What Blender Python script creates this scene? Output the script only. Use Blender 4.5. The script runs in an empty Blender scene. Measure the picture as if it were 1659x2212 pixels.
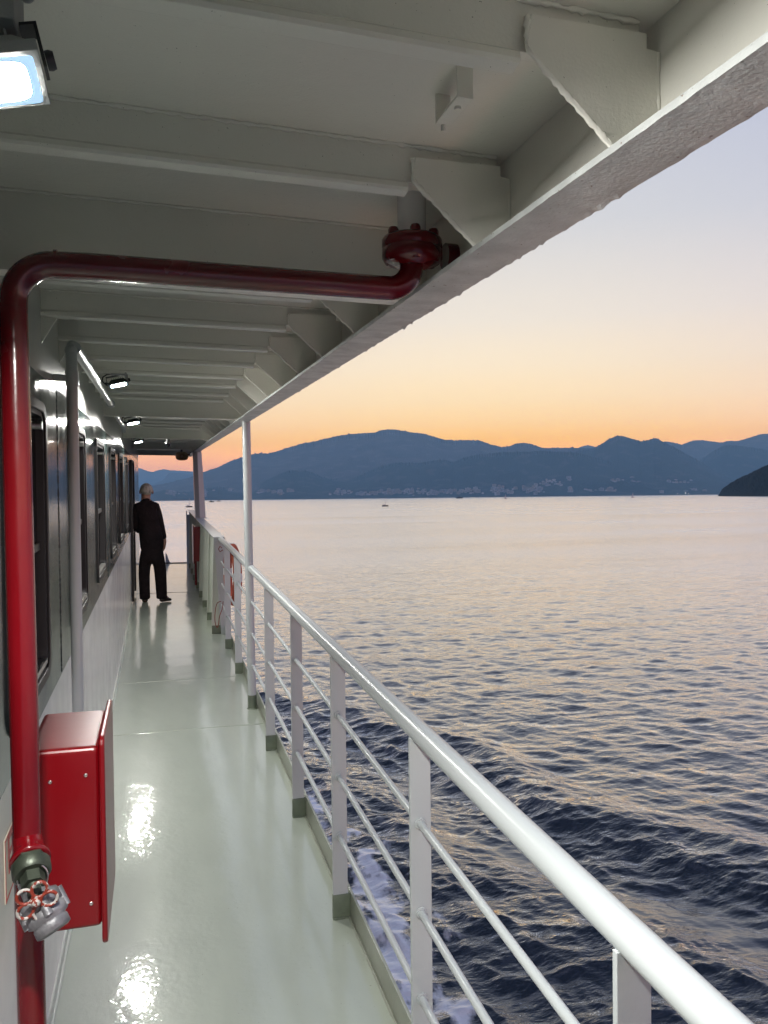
import bpy, bmesh, math, random
import numpy as np
from mathutils import Matrix, Vector, noise as mnoise
random.seed(7)
sc = bpy.context.scene
R_ = math.radians

# ------------------------------------------------------------------ camera
FPX = 1661.0
psi = math.atan(488.5/FPX); pitch = math.atan(31/FPX); roll = 0.0113
fw = np.array([math.sin(psi)*math.cos(pitch), math.cos(psi)*math.cos(pitch), -math.sin(pitch)])
r0 = np.array([math.cos(psi), -math.sin(psi), 0.0]); u0 = np.cross(r0, fw)
rr = r0*math.cos(roll)-u0*math.sin(roll); uu = u0*math.cos(roll)+r0*math.sin(roll)
CAMZ = 1.76
cam_d = bpy.data.cameras.new('camera'); cam = bpy.data.objects.new('camera', cam_d)
sc.collection.objects.link(cam)
cam.matrix_world = Matrix(((rr[0], uu[0], -fw[0], 0), (rr[1], uu[1], -fw[1], 0), (rr[2], uu[2], -fw[2], CAMZ), (0, 0, 0, 1)))
cam_d.sensor_fit = 'VERTICAL'; cam_d.sensor_height = 36.0; cam_d.lens = 36.0*FPX/2212
cam_d.clip_start = 0.02; cam_d.clip_end = 100000
sc.camera = cam

# ------------------------------------------------------------------ sky
def lin(r, g, b, k=1.0):
    f = lambda c: ((c/255+0.055)/1.055)**2.4 if c > 10 else c/255/12.92
    return (f(r)*k, f(g)*k, f(b)*k, 1.0)
AZ_SUN = R_(22)
world = bpy.data.worlds.new('World'); sc.world = world; world.use_nodes = True
nt = world.node_tree; N = nt.nodes; L = nt.links
for n in list(N): N.remove(n)
tc = N.new('ShaderNodeTexCoord'); sep = N.new('ShaderNodeSeparateXYZ'); L.new(tc.outputs['Generated'], sep.inputs[0])
def wm(op, a, b=None):
    n = N.new('ShaderNodeMath'); n.operation = op
    for i, v in enumerate((a, b)):
        if v is None: continue
        if isinstance(v, (int, float)): n.inputs[i].default_value = v
        else: L.new(v, n.inputs[i])
    return n.outputs[0]
el = wm('MULTIPLY', wm('ARCSINE', sep.outputs[2]), 2/math.pi)
hl = wm('SQRT', wm('ADD', wm('MULTIPLY', sep.outputs[0], sep.outputs[0]), wm('ADD', wm('MULTIPLY', sep.outputs[1], sep.outputs[1]), 1e-6)))
dt = wm('DIVIDE', wm('ADD', wm('MULTIPLY', sep.outputs[0], math.sin(AZ_SUN)), wm('MULTIPLY', sep.outputs[1], math.cos(AZ_SUN))), hl)
fac = wm('POWER', wm('MULTIPLY', wm('ADD', dt, 1.0), 0.5), 9.0)
def ramp(stops):
    n = N.new('ShaderNodeValToRGB'); e = n.color_ramp.elements
    e[0].position = stops[0][0]/90; e[0].color = stops[0][1]
    e[1].position = stops[-1][0]/90; e[1].color = stops[-1][1]
    for p, c in stops[1:-1]:
        q = e.new(p/90); q.color = c
    L.new(el, n.inputs[0]); return n.outputs[0]
HAZE_D = 6.8e-5; AIR = (0.15, 0.245, 0.40)
def through(e, r, g, b):
    """sky colour beyond the haze that shows as (r, g, b) through it at elevation e"""
    tr = math.exp(-HAZE_D*min(28000, 1130/math.sin(R_(max(e, 0.5))))); c = lin(r, g, b)
    return (e, tuple(max(0.0, (c[i]-(1-tr)*AIR[i])/tr) for i in range(3))+(1.0,))
SUNSIDE = [through(*q) for q in [(0, 236, 166, 116), (2.2, 243, 181, 125), (4.0, 246, 195, 138), (5.4, 247, 211, 166), (7, 247, 222, 185), (9.5, 246, 229, 203), (12.7, 235, 226, 214),
           (19, 212, 213, 216), (27, 192, 199, 216), (45, 142, 154, 184), (90, 62, 78, 106)]]
FARSIDE = [through(*q) for q in [(0, 226, 186, 192), (4, 230, 194, 202), (9, 205, 191, 212), (18, 174, 178, 212), (45, 134, 148, 190), (90, 62, 78, 106)]]
mx = N.new('ShaderNodeMix'); mx.data_type = 'RGBA'; L.new(fac, mx.inputs[0])
L.new(ramp(FARSIDE), mx.inputs[6]); L.new(ramp(SUNSIDE), mx.inputs[7])
bg = N.new('ShaderNodeBackground'); bg.inputs['Strength'].default_value = 1.0
L.new(mx.outputs[2], bg.inputs[0])
sky = N.new('ShaderNodeTexSky'); sky.sky_type = 'NISHITA'; sky.sun_disc = False
sky.sun_elevation = R_(-1.0); sky.sun_rotation = AZ_SUN
bg2 = N.new('ShaderNodeBackground'); L.new(sky.outputs[0], bg2.inputs[0]); bg2.inputs['Strength'].default_value = 0.06
ad = N.new('ShaderNodeAddShader'); L.new(bg.outputs[0], ad.inputs[0]); L.new(bg2.outputs[0], ad.inputs[1])
out = N.new('ShaderNodeOutputWorld'); L.new(ad.outputs[0], out.inputs[0])
# (dusk: the sun has set behind the mountains, so no sun lamp; the ferry's floodlights carry their own light below)

sc.view_settings.view_transform = 'Standard'; sc.view_settings.look = 'None'
sc.view_settings.exposure = 0.0; sc.view_settings.gamma = 1.0
sc.render.engine = 'CYCLES'
cy = sc.cycles
cy.use_denoising = True; cy.max_bounces = 8; cy.diffuse_bounces = 4; cy.glossy_bounces = 4
cy.volume_bounces = 1; cy.caustics_reflective = False; cy.caustics_refractive = False
cy.sample_clamp_indirect = 6.0; cy.blur_glossy = 0.3

# ------------------------------------------------------------------ helpers
S, T = 0.0283, 0.012            # the deck's rise towards the bow and fall towards the rail
def sh(p): return (p[0], p[1], p[2]+S*p[1]-T*p[0])
def W(p): return Vector(sh(p))
col = sc.collection

class MB:
    """collects shapes (in the ship's own axes) into one mesh"""
    def __init__(s, ship=True): s.v = []; s.f = []; s.m = []; s.sm = []; s.ship = ship; s.mi = 0
    def add(s, vs, fs, smooth=False):
        b = len(s.v); s.v += [tuple(map(float, p)) for p in vs]
        for f in fs:
            s.f.append(tuple(b+i for i in f)); s.m.append(s.mi); s.sm.append(smooth)
        return s
    def box(s, x0, x1, y0, y1, z0, z1):
        vs = [(x, y, z) for x in (x0, x1) for y in (y0, y1) for z in (z0, z1)]
        return s.add(vs, [(0, 1, 3, 2), (4, 6, 7, 5), (0, 4, 5, 1), (2, 3, 7, 6), (0, 2, 6, 4), (1, 5, 7, 3)])
    def prism(s, poly, axis, a, b):
        n = len(poly)
        def P(p, t):
            return {'x': (t, p[0], p[1]), 'y': (p[0], t, p[1]), 'z': (p[0], p[1], t)}[axis]
        vs = [P(p, a) for p in poly]+[P(p, b) for p in poly]
        return s.add(vs, [tuple(range(n)), tuple(range(2*n-1, n-1, -1))]+[(i, (i+1) % n, n+(i+1) % n, n+i) for i in range(n)])
    def tube(s, pts, r, n=16, caps=True, jit=0.0):
        pts = [Vector(p) for p in pts]; rad = r if isinstance(r, (list, tuple)) else [r]*len(pts)
        t0 = (pts[1]-pts[0]).normalized(); a = Vector((0, 0, 1)) if abs(t0.z) < 0.9 else Vector((1, 0, 0))
        nx = t0.cross(a).normalized(); vs = []; fs = []
        for i, p in enumerate(pts):
            t = (pts[min(i+1, len(pts)-1)]-pts[max(i-1, 0)]).normalized()
            nx = (nx-t*nx.dot(t)).normalized(); ny = t.cross(nx)
            q = rad[i]*(1+random.uniform(-jit, jit))
            for k in range(n):
                c = 2*math.pi*k/n; vs.append(p+nx*math.cos(c)*q+ny*math.sin(c)*q)
        for i in range(len(pts)-1):
            for k in range(n):
                fs.append((i*n+k, i*n+(k+1) % n, (i+1)*n+(k+1) % n, (i+1)*n+k))
        s.add(vs, fs, True)
        if caps:
            b = len(vs); s.add(vs[:n]+vs[-n:], [tuple(range(n-1, -1, -1)), tuple(range(n, 2*n))])
        return s
    def lathe(s, prof, o, ax, n=24, smooth=True):
        o = Vector(o); ax = Vector(ax).normalized(); a = Vector((0, 0, 1)) if abs(ax.z) < 0.9 else Vector((1, 0, 0))
        nx = ax.cross(a).normalized(); ny = ax.cross(nx); vs = []; fs = []
        for r, t in prof:
            for k in range(n):
                c = 2*math.pi*k/n; vs.append(o+ax*t+(nx*math.cos(c)+ny*math.sin(c))*r)
        for i in range(len(prof)-1):
            for k in range(n): fs.append((i*n+k, i*n+(k+1) % n, (i+1)*n+(k+1) % n, (i+1)*n+k))
        s.add(vs, fs, smooth)
        m = len(prof)-1
        s.add(vs[:n]+vs[m*n:], [tuple(range(n-1, -1, -1)), tuple(range(n, 2*n))])
        return s
    def ball(s, c, rad, nu=20, nv=12, fn=None, keep=None):
        vs = []; fs = []
        for j in range(nv+1):
            th = math.pi*j/nv
            for i in range(nu):
                ph = 2*math.pi*i/nu; d = Vector((math.sin(th)*math.cos(ph), math.sin(th)*math.sin(ph), math.cos(th)))
                k = fn(d) if fn else 1.0
                vs.append((c[0]+d.x*rad[0]*k, c[1]+d.y*rad[1]*k, c[2]+d.z*rad[2]*k))
        for j in range(nv):
            for i in range(nu):
                f = (j*nu+i, j*nu+(i+1) % nu, (j+1)*nu+(i+1) % nu, (j+1)*nu+i)
                if keep is None or all(keep(vs[q]) for q in f): fs.append(f)
        return s.add(vs, fs, True)
    def build(s, name, mats, parent=None, origin=None, bevel=0.0, seg=2):
        if not isinstance(mats, (list, tuple)): mats = [mats]
        o3 = Vector((0, 0, 0))
        if parent is not None: o3 = parent['_o'] if '_o' in parent.keys() else (0, 0, 0); o3 = Vector(o3)
        elif origin is not None: o3 = W(origin) if s.ship else Vector(origin)
        vs = [(W(p) if s.ship else Vector(p))-o3 for p in s.v]
        me = bpy.data.meshes.new(name); me.from_pydata(vs, [], s.f)
        me.polygons.foreach_set('material_index', s.m); me.polygons.foreach_set('use_smooth', s.sm)
        bm = bmesh.new(); bm.from_mesh(me); bmesh.ops.recalc_face_normals(bm, faces=bm.faces); bm.to_mesh(me); bm.free()
        for m in mats: me.materials.append(m)
        o = bpy.data.objects.new(name, me); col.objects.link(o)
        if parent is not None: o.parent = parent
        else: o.location = o3
        o['_o'] = tuple(o3)
        if bevel:
            b = o.modifiers.new('bevel', 'BEVEL'); b.width = bevel; b.segments = seg; b.limit_method = 'ANGLE'; b.angle_limit = R_(40); b.harden_normals = False
        return o

def thing(name, label, cat, at=(0, 0, 0), group=None, ship=True):
    o = bpy.data.objects.new(name, None); col.objects.link(o); p = W(at) if ship else Vector(at)
    o.location = p; o['_o'] = tuple(p); o['label'] = label; o['category'] = cat; o.empty_display_size = 0.1
    if group: o['group'] = group
    return o
def tag(o, label, cat, group=None):
    o['label'] = label; o['category'] = cat
    if group: o['group'] = group
    return o
def struct(o): o['kind'] = 'structure'; return o
def dup(o, shift, parent=None):
    c = o.copy(); col.objects.link(c); c.parent = parent
    if parent is None: c.location = o.location+shift; c['_o'] = tuple(c.location)
    for ch in o.children: dup(ch, shift, c)
    return c

# ------------------------------------------------------------------ materials
def mat(name, base, rough=0.4, metal=0.0, spec=0.5, coat=0.0, bump=None, vary=None, spots=None, rough_vary=None, emit=None, ior=1.5, coat_ior=1.5, coat_rough=0.05):
    """bump = list of (scale, strength, distance); vary = (scale, amount); spots = (scale, threshold, colour)"""
    m = bpy.data.materials.new(name); m.use_nodes = True; t = m.node_tree; n = t.nodes; l = t.links
    p = n['Principled BSDF']; p.inputs['Coat IOR'].default_value = coat_ior; p.inputs['Base Color'].default_value = (*base, 1); p.inputs['Roughness'].default_value = rough
    p.inputs['Metallic'].default_value = metal; p.inputs['IOR'].default_value = ior; p.inputs['Specular IOR Level'].default_value = spec
    p.inputs['Coat Weight'].default_value = coat; p.inputs['Coat Roughness'].default_value = coat_rough
    if emit: p.inputs['Emission Color'].default_value = (*emit[0], 1); p.inputs['Emission Strength'].default_value = emit[1]
    if not (bump or vary or spots or rough_vary): return m
    g = n.new('ShaderNodeNewGeometry'); pos = g.outputs['Position']
    def noise(scale, detail=3, stretch=None):
        q = n.new('ShaderNodeTexNoise'); q.inputs['Scale'].default_value = scale; q.inputs['Detail'].default_value = detail
        src = pos
        if stretch:
            mp = n.new('ShaderNodeMapping'); mp.inputs['Scale'].default_value = stretch; l.new(pos, mp.inputs[0]); src = mp.outputs[0]
        l.new(src, q.inputs['Vector']); return q.outputs['Fac']
    colr = None
    if vary:
        q = n.new('ShaderNodeValToRGB'); q.color_ramp.elements[0].position = 0.3; q.color_ramp.elements[1].position = 0.7
        a = vary[1]; q.color_ramp.elements[0].color = (*[c*(1-a) for c in base], 1); q.color_ramp.elements[1].color = (*[min(1, c*(1+a)) for c in base], 1)
        l.new(noise(vary[0], 5, vary[2] if len(vary) > 2 else None), q.inputs[0]); colr = q.outputs[0]
    if spots:
        q = n.new('ShaderNodeValToRGB'); q.color_ramp.elements[0].position = spots[1]; q.color_ramp.elements[1].position = spots[1]+0.02
        q.color_ramp.elements[0].color = (0, 0, 0, 1); q.color_ramp.elements[1].color = (1, 1, 1, 1)
        l.new(noise(spots[0], 2), q.inputs[0])
        mxx = n.new('ShaderNodeMix'); mxx.data_type = 'RGBA'; l.new(q.outputs[0], mxx.inputs[0])
        if colr: l.new(colr, mxx.inputs[6])
        else: mxx.inputs[6].default_value = (*base, 1)
        mxx.inputs[7].default_value = (*spots[2], 1); colr = mxx.outputs[2]
    if colr: l.new(colr, p.inputs['Base Color'])
    if rough_vary:
        q = n.new('ShaderNodeMapRange'); q.inputs['From Min'].default_value = 0.3; q.inputs['From Max'].default_value = 0.7
        q.inputs['To Min'].default_value = max(0.02, rough-rough_vary[1]); q.inputs['To Max'].default_value = rough+rough_vary[1]
        l.new(noise(rough_vary[0], 4), q.inputs[0]); l.new(q.outputs[0], p.inputs['Roughness'])
    if bump:
        prev = None
        for b in bump:
            q = n.new('ShaderNodeBump'); q.inputs['Strength'].default_value = b[1]; q.inputs['Distance'].default_value = b[2]
            l.new(noise(b[0], 3, b[3] if len(b) > 3 else None), q.inputs['Height'])
            if prev: l.new(prev, q.inputs['Normal'])
            prev = q.outputs[0]
        l.new(prev, p.inputs['Normal'])
        if coat: l.new(prev, p.inputs['Coat Normal'])
    return m

M = {}
M['white'] = mat('white_gloss_paint', (0.43, 0.46, 0.465), 0.3, bump=[(160, 0.1, 0.002), (30, 0.04, 0.003)], vary=(3, 0.03), spots=(95, 0.79, (0.4, 0.33, 0.27)))
M['ceiling'] = mat('overhead_paint', (0.76, 0.75, 0.69), 0.27, bump=[(230, 0.2, 0.002), (22, 0.14, 0.005), (60, 0.12, 0.003)], vary=(1.3, 0.025), spots=(240, 0.745, (0.3, 0.29, 0.26)))
M['flange'] = mat('weathered_flange_paint', (0.53, 0.55, 0.545), 0.4, bump=[(150, 0.35, 0.003), (24, 0.22, 0.008)], vary=(14, 0.18), spots=(130, 0.70, (0.2, 0.15, 0.12)), rough_vary=(20, 0.12))
M['deck'] = mat('green_deck_paint', (0.42, 0.46, 0.388), 0.3, spec=0.25, coat=1.0, coat_ior=1.65, coat_rough=0.045, bump=[(6.0, 0.13, 0.02, (1.0, 0.55, 1)), (1.8, 0.1, 0.05), (48, 0.22, 0.003), (20, 0.1, 0.005)], vary=(9, 0.045, (1, 0.35, 1)), spots=(120, 0.735, (0.24, 0.25, 0.2)))
M['green'] = mat('dark_green_paint', (0.15, 0.178, 0.13), 0.3, bump=[(60, 0.25, 0.003)], vary=(15, 0.2))
M['kerb'] = mat('kerb_green_paint', (0.27, 0.287, 0.235), 0.3, bump=[(60, 0.2, 0.003)], vary=(6, 0.15))
M['palegreen'] = mat('pale_green_paint', (0.55, 0.58, 0.52), 0.32, bump=[(60, 0.15, 0.003)], vary=(4, 0.06))
M['lower'] = mat('white_wall_paint', (0.68, 0.67, 0.67), 0.2, bump=[(2.2, 0.12, 0.03), (90, 0.08, 0.002)], vary=(2, 0.04), rough_vary=(5, 0.06))
M['upper'] = mat('white_wall_top_paint', (0.58, 0.58, 0.54), 0.22, spec=0.35, bump=[(3, 0.12, 0.02), (110, 0.18, 0.002)], vary=(2, 0.05))
M['band'] = mat('dark_grey_wall_paint', (0.026, 0.038, 0.037), 0.12, spec=0.36, bump=[(2.5, 0.12, 0.03), (130, 0.16, 0.002)], vary=(4, 0.2), rough_vary=(7, 0.06), spots=(70, 0.76, (0.25, 0.26, 0.25)))
M['red'] = mat('red_gloss_paint', (0.115, 0.0015, 0.004), 0.22, coat=0.15, bump=[(120, 0.06, 0.002), (25, 0.16, 0.004), (70, 0.12, 0.003, (1, 1, 0.12))], vary=(5, 0.12), rough_vary=(10, 0.06))
M['redbox'] = mat('red_moulded_plastic', (0.165, 0.0012, 0.004), 0.28, coat=0.0, bump=[(12, 0.08, 0.004)], vary=(4, 0.08))
M['glass'] = mat('dark_window_glass', (0.006, 0.007, 0.008), 0.015, spec=0.5, ior=1.55)
M['matt'] = mat('matt_black_board', (0.008, 0.008, 0.009), 0.95, spec=0.0)
M['alu'] = mat('dark_window_trim', (0.05, 0.05, 0.052), 0.5, spec=0.25)
M['rubber'] = mat('black_rubber', (0.012, 0.012, 0.012), 0.45, spec=0.3)
M['steel'] = mat('bare_steel', (0.55, 0.54, 0.52), 0.28, metal=1.0, bump=[(60, 0.2, 0.003)])
M['cast'] = mat('cast_grey_metal', (0.2, 0.2, 0.21), 0.5, metal=0.6, bump=[(140, 0.35, 0.003)], vary=(30, 0.35))
M['bronze'] = mat('dark_bronze', (0.045, 0.055, 0.04), 0.42, metal=0.5, bump=[(90, 0.3, 0.003)], vary=(30, 0.3))
M['wheelred'] = mat('worn_red_enamel', (0.17, 0.02, 0.009), 0.45, spots=(75, 0.49, (0.33, 0.31, 0.29)))
M['black'] = mat('black_plastic', (0.018, 0.018, 0.02), 0.45)
M['lampgrey'] = mat('grey_lamp_casting', (0.28, 0.29, 0.29), 0.5, bump=[(120, 0.2, 0.002)])
M['led'] = mat('led_panel', (0.8, 0.85, 0.9), 0.4, emit=((1.0, 0.985, 0.93), 2050.0))
M['lednear'] = mat('led_panel_near', (0.8, 0.85, 0.9), 0.4, emit=((1.0, 0.985, 0.93), 3500.0))
M['ledrim'] = mat('led_lens_rim', (0.55, 0.7, 0.85), 0.3, emit=((0.45, 0.72, 1.0), 0.9))
M['olive'] = mat('olive_horn', (0.22, 0.2, 0.13), 0.5)
M['orange'] = mat('orange_lifebuoy', (0.36, 0.05, 0.01), 0.6, bump=[(80, 0.2, 0.002)])
M['tape'] = mat('reflective_tape', (0.6, 0.6, 0.6), 0.35)
M['rope'] = mat('red_brown_rope', (0.22, 0.035, 0.02), 0.8)
M['cloth'] = mat('dark_maroon_cloth', (0.013, 0.0075, 0.008), 0.9, spec=0.2, bump=[(40, 0.5, 0.01), (9, 1.0, 0.05)], vary=(8, 0.3))
M['skin'] = mat('skin', (0.32, 0.17, 0.12), 0.55)
M['hair'] = mat('grey_hair', (0.42, 0.4, 0.36), 0.6, bump=[(130, 0.8, 0.008, (1, 1, 0.3)), (40, 0.5, 0.01)], vary=(38, 0.5, (1, 1, 0.4)))
M['shoe'] = mat('brown_black_leather', (0.022, 0.014, 0.011), 0.4)
M['signwhite'] = mat('cream_sign', (0.6, 0.56, 0.47), 0.35)
M['signred'] = mat('sign_red', (0.45, 0.02, 0.02), 0.4)
M['blueplate'] = mat('pale_blue_paint', (0.5, 0.55, 0.66), 0.4, vary=(8, 0.1))
M['hull'] = mat('hull_paint', (0.5, 0.52, 0.54), 0.35, vary=(1, 0.1))

# ------------------------------------------------------------------ deck, kerb, hull
mb = MB()
ys = list(np.linspace(-4, 16.4, 60))
vs = []; fs = []
for y in ys: vs += [(-0.362, y, 0), (0.18, y, 0), (0.716, y, 0)]
for i in range(len(ys)-1): fs += [(3*i, 3*i+1, 3*i+4, 3*i+3), (3*i+1, 3*i+2, 3*i+5, 3*i+4)]
mb.add(vs, fs, True); mb.box(-4, 0.71, -4, 16.38, -0.26, -0.01)
deck = struct(mb.build('deck', M['deck']))
mb = MB()
for y in (0.3, 5.52, 6.9, 12.2):
    mb.tube([(x, y+0.006*math.sin(9*x+y), 0.0005) for x in np.linspace(-0.355, 0.71, 50)], 0.0035 if y != 6.9 else 0.0018, 6, jit=0.35)
mb.build('weld_seam', M['deck'], deck)
mb = MB(); mb.box(-0.36, 0.716, 16.36, 16.42, -0.12, 0.014); mb.build('edge_bar', M['rubber'], deck)
mb = MB(); mb.box(0.716, 0.727, -4, 8.86, -0.12, 0.105)
mb.tube([(0.712, y, 0.002) for y in np.linspace(-4, 8.86, 300)], 0.006, 6, jit=0.25)
struct(mb.build('kerb', M['kerb'], bevel=0.002))
mb = MB(); mb.box(-4, 0.70, -6, 16.2, -5.9, -0.27); mb.build('hull_side', M['hull'], deck)

# ------------------------------------------------------------------ cabin wall
WX = -0.36
wall = thing('cabin_wall', 'white cabin wall with a dark grey band of windows along the walkway', 'wall', (WX, 2, 0))
mb = MB(); mb.box(WX-0.05, WX, -4, 16.0, -0.01, 1.015); mb.build('lower_panel', M['lower'], wall)
mb = MB(); mb.box(WX-0.05, WX, -4, 16.0, 2.09, 2.42); mb.build('upper_panel', M['upper'], wall)
mb = MB(); mb.box(WX, WX+0.007, -4, 11.0, 0, 0.055); mb.tube([(WX+0.008, y, 0.004) for y in np.linspace(-4, 11, 300)], 0.006, 6, jit=0.3)
mb.build('base_strip', M['palegreen'], wall)
wins = [2.05+1.46*i for i in range(-3, 6)]; WW = 0.73; Z0, Z1 = 1.105, 2.0
mb = MB()
mb.box(WX-0.05, WX+0.001, -4, 16.0, 1.015, Z0+0.012); mb.box(WX-0.05, WX+0.001, -4, 16.0, Z1-0.012, 2.09)
edges = [-4]
for y in wins: edges += [y+0.012, y+WW-0.012]
edges.append(16.0)
for a, b in zip(edges[0::2], edges[1::2]): mb.box(WX-0.05, WX+0.001, a, b, Z0+0.012, Z1-0.012)
mb.build('window_band', M['band'], wall)
mb = MB()
for y in (3.13, 6.05, 8.95):
    mb.tube([(WX+0.001, y+random.uniform(-0.001, 0.001), z) for z in np.linspace(1.02, 2.08, 160)], 0.0028, 6, jit=0.5)
mb.build('weld_seam', M['band'], wall)
def rrect(y0, y1, z0, z1, r, n=6):
    out = []
    for cy_, cz, a0 in ((y1-r, z1-r, 0), (y0+r, z1-r, 90), (y0+r, z0+r, 180), (y1-r, z0+r, 270)):
        for k in range(n+1):
            a = R_(a0+90*k/n); out.append((cy_+r*math.cos(a), cz+r*math.sin(a)))
    return out
def ring_prism(mb, A, B, x0, x1):
    n = len(A)
    vs = [(x0, *p) for p in A]+[(x0, *p) for p in B]+[(x1, *p) for p in A]+[(x1, *p) for p in B]
    fs = []
    for i in range(n):
        j = (i+1) % n
        fs += [(2*n+i, 2*n+j, 3*n+j, 3*n+i), (i, j, 2*n+j, 2*n+i), (n+i, 3*n+i, 3*n+j, n+j), (i, n+i, n+j, j)]
    mb.add(vs, fs)
for y in wins:
    mb = MB(); ring_prism(mb, rrect(y, y+WW, Z0, Z1, 0.075), rrect(y+0.032, y+WW-0.032, Z0+0.032, Z1-0.032, 0.055), WX-0.03, WX+0.011)
    fr = mb.build('window', M['rubber'], wall, bevel=0.003)
    mb = MB(); ring_prism(mb, rrect(y+0.032, y+WW-0.032, Z0+0.032, Z1-0.032, 0.055), rrect(y+0.046, y+WW-0.046, Z0+0.046, Z1-0.046, 0.045), WX-0.03, WX+0.003)
    mb.build('frame', M['alu'], fr)
    mb = MB(); mb.box(WX-0.028, WX-0.02, y+0.03, y+WW-0.03, 1.545, Z1-0.03); mb.build('pane', M['glass'], fr)
    mb = MB(); mb.box(WX-0.04, WX-0.03, y+0.03, y+WW-0.03, Z0+0.03, 1.52); mb.build('dark_panel', M['matt'], fr)
    mb = MB(); mb.box(WX-0.02, WX-0.012, y+0.046, y+WW-0.046, 1.52, 1.545); mb.build('sash_bar', M['black'], fr)
    mb = MB(); mb.box(WX-0.02, WX+0.006, y+0.06, y+WW-0.06, Z0+0.047, Z0+0.062); mb.build('sill', M['steel'], fr)
    mb = MB(); mb.tube([(WX-0.02, y+WW-0.09, Z1-0.075), (WX+0.008, y+WW-0.09, Z1-0.075)], 0.014, 10); mb.build('catch', M['steel'], fr)
# cabin door near the bow
mb = MB(); mb.box(WX-0.02, WX+0.012, 11.12, 12.06, 0.1, 1.97); d = mb.build('door', M['band'], wall, bevel=0.004)
mb = MB(); mb.box(WX+0.002, WX+0.032, 11.04, 11.11, 0.06, 2.0); mb.box(WX+0.002, WX+0.032, 12.07, 12.14, 0.06, 2.0); mb.box(WX+0.002, WX+0.032, 11.11, 12.07, 1.975, 2.0)
mb.build('door_frame', M['rubber'], d, bevel=0.003)
mb = MB(); mb.tube([(WX+0.012, 11.3, 1.0), (WX+0.05, 11.3, 1.0), (WX+0.05, 11.42, 1.0)], 0.009, 8); mb.build('handle', M['steel'], d)
# black notice plate on the lower wall next to the red pipe
sg = thing('sign', 'small cream sign with red letter F low on the white wall behind the pipe', 'sign', (WX, 2.08, 0.83))
mb = MB(); mb.box(WX+0.0005, WX+0.0035, 1.967, 2.2, 0.755, 0.905); mb.build('plate', M['signwhite'], sg)
mb = MB(); y0, y1, z0, z1 = 1.967, 2.2, 0.755, 0.905
ring_prism(mb, [(1.968, 0.904), (1.968, 0.756), (2.199, 0.756), (2.199, 0.904)], [(1.974, 0.898), (1.974, 0.762), (2.193, 0.762), (2.193, 0.898)], WX+0.003, WX+0.0042); mb.build('border', M['signred'], sg)
mb = MB(); fy, fz = 2.008, 0.807
mb.box(WX+0.003, WX+0.0045, fy, fy+0.012, fz, fz+0.09); mb.box(WX+0.003, WX+0.0045, fy+0.012, fy+0.05, fz+0.078, fz+0.09); mb.box(WX+0.003, WX+0.0045, fy+0.012, fy+0.042, fz+0.04, fz+0.052)
mb.build('lettering', M['signred'], sg)

# ------------------------------------------------------------------ overhead canopy
CZ = 2.378
can = thing('canopy', 'grey-white steel overhead canopy with beams and corner brackets above the walkway', 'canopy', (0.1, 4, CZ))
mb = MB()
mb.box(-4, 0.70, -4, 16.2, CZ, CZ+0.02); mb.build('ceiling_plate', M['ceiling'], can)
mb = MB(); mb.box(0.654, 0.664, -4, 16.2, 2.2, CZ); mb.build('edge_girder', M['ceiling'], can)
# flange with its rough outer edge and hanging paint drips
mb = MB(); n = 1500; yy = np.linspace(-1, 16.2, n); vs = []; fs = []
for i, y in enumerate(yy):
    far = min(1.0, 3.0/max(y, 0.6))
    w = 0.676+0.002*mnoise.noise((y*14, 0, 3))+0.0015*mnoise.noise((y*60, 2, 0))
    dr = max(0, mnoise.noise((y*22, 5, 1))-0.15)*0.012+max(0, mnoise.noise((y*75, 9, 1))-0.25)*0.012
    zb = 2.189+0.0012*mnoise.noise((y*30, 1, 7))
    vs += [(0.578, y, 2.2), (0.577, y, zb), (w-0.012, y, zb-0.0005), (w, y, zb-dr*far), (w+0.002, y, 2.2)]
for i in range(n-1):
    for k in range(5):
        a, b = 5*i+k, 5*i+(k+1) % 5; fs.append((a, b, b+5, a+5))
mb.add(vs, fs); mb.build('girder_flange', M['flange'], can)
mb = MB(); mb.box(0.578, 0.676, -4, -1, 2.189, 2.2); mb.build('girder_flange', M['flange'], can)
deep = [-1.55, 1.83, 5.88, 9.1, 12.45, 15.9]
def bracket(y, flip=1):
    mb = MB()
    mb.prism([(0.464, 2.352), (0.458, 2.312), (0.466, 2.302), (0.584, 2.2), (0.653, 2.2), (0.653, 2.334), (0.634, 2.336), (0.634, 2.356)], 'y', y-0.024, y-0.016)
    pts = [(0.462+0.0015*random.uniform(-1, 1), y-0.02, 2.35)]
    for k in range(8): pts.append((0.46+random.uniform(-0.001, 0.001), y-0.02, 2.348-0.036*k/8))
    for k in range(26):
        t = k/25; pts.append((0.463+t*0.119, y-0.02+random.uniform(-0.001, 0.001), 2.306-t*0.104+random.uniform(-0.001, 0.001)))
    mb.tube(pts, 0.0045, 6, jit=0.3)
    mb.tube([(0.652, y-0.022, 2.203+0.13*k/12) for k in range(13)], 0.0035, 6, jit=0.35)
    mb.build('bracket', M['ceiling'], can, bevel=0.0015)
def beam(y):
    mb = MB()
    mb.box(WX, 0.633, y-0.009, y+0.009, 2.31, CZ)
    mb.prism([(y-0.009, 2.312), (y-0.016, 2.306), (y-0.018, 2.297), (y-0.016, 2.291), (y+0.008, 2.288), (y+0.009, 2.312)], 'x', WX, 0.452)
    pts = [(x, y-0.012, CZ-0.002+random.uniform(-0.001, 0.001)) for x in np.linspace(WX, 0.63, 130)]
    mb.tube(pts, 0.004, 6, jit=0.5)
    mb.build('beam', M['ceiling'], can, bevel=0.002)
yb = -1.0; beams = []
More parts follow.
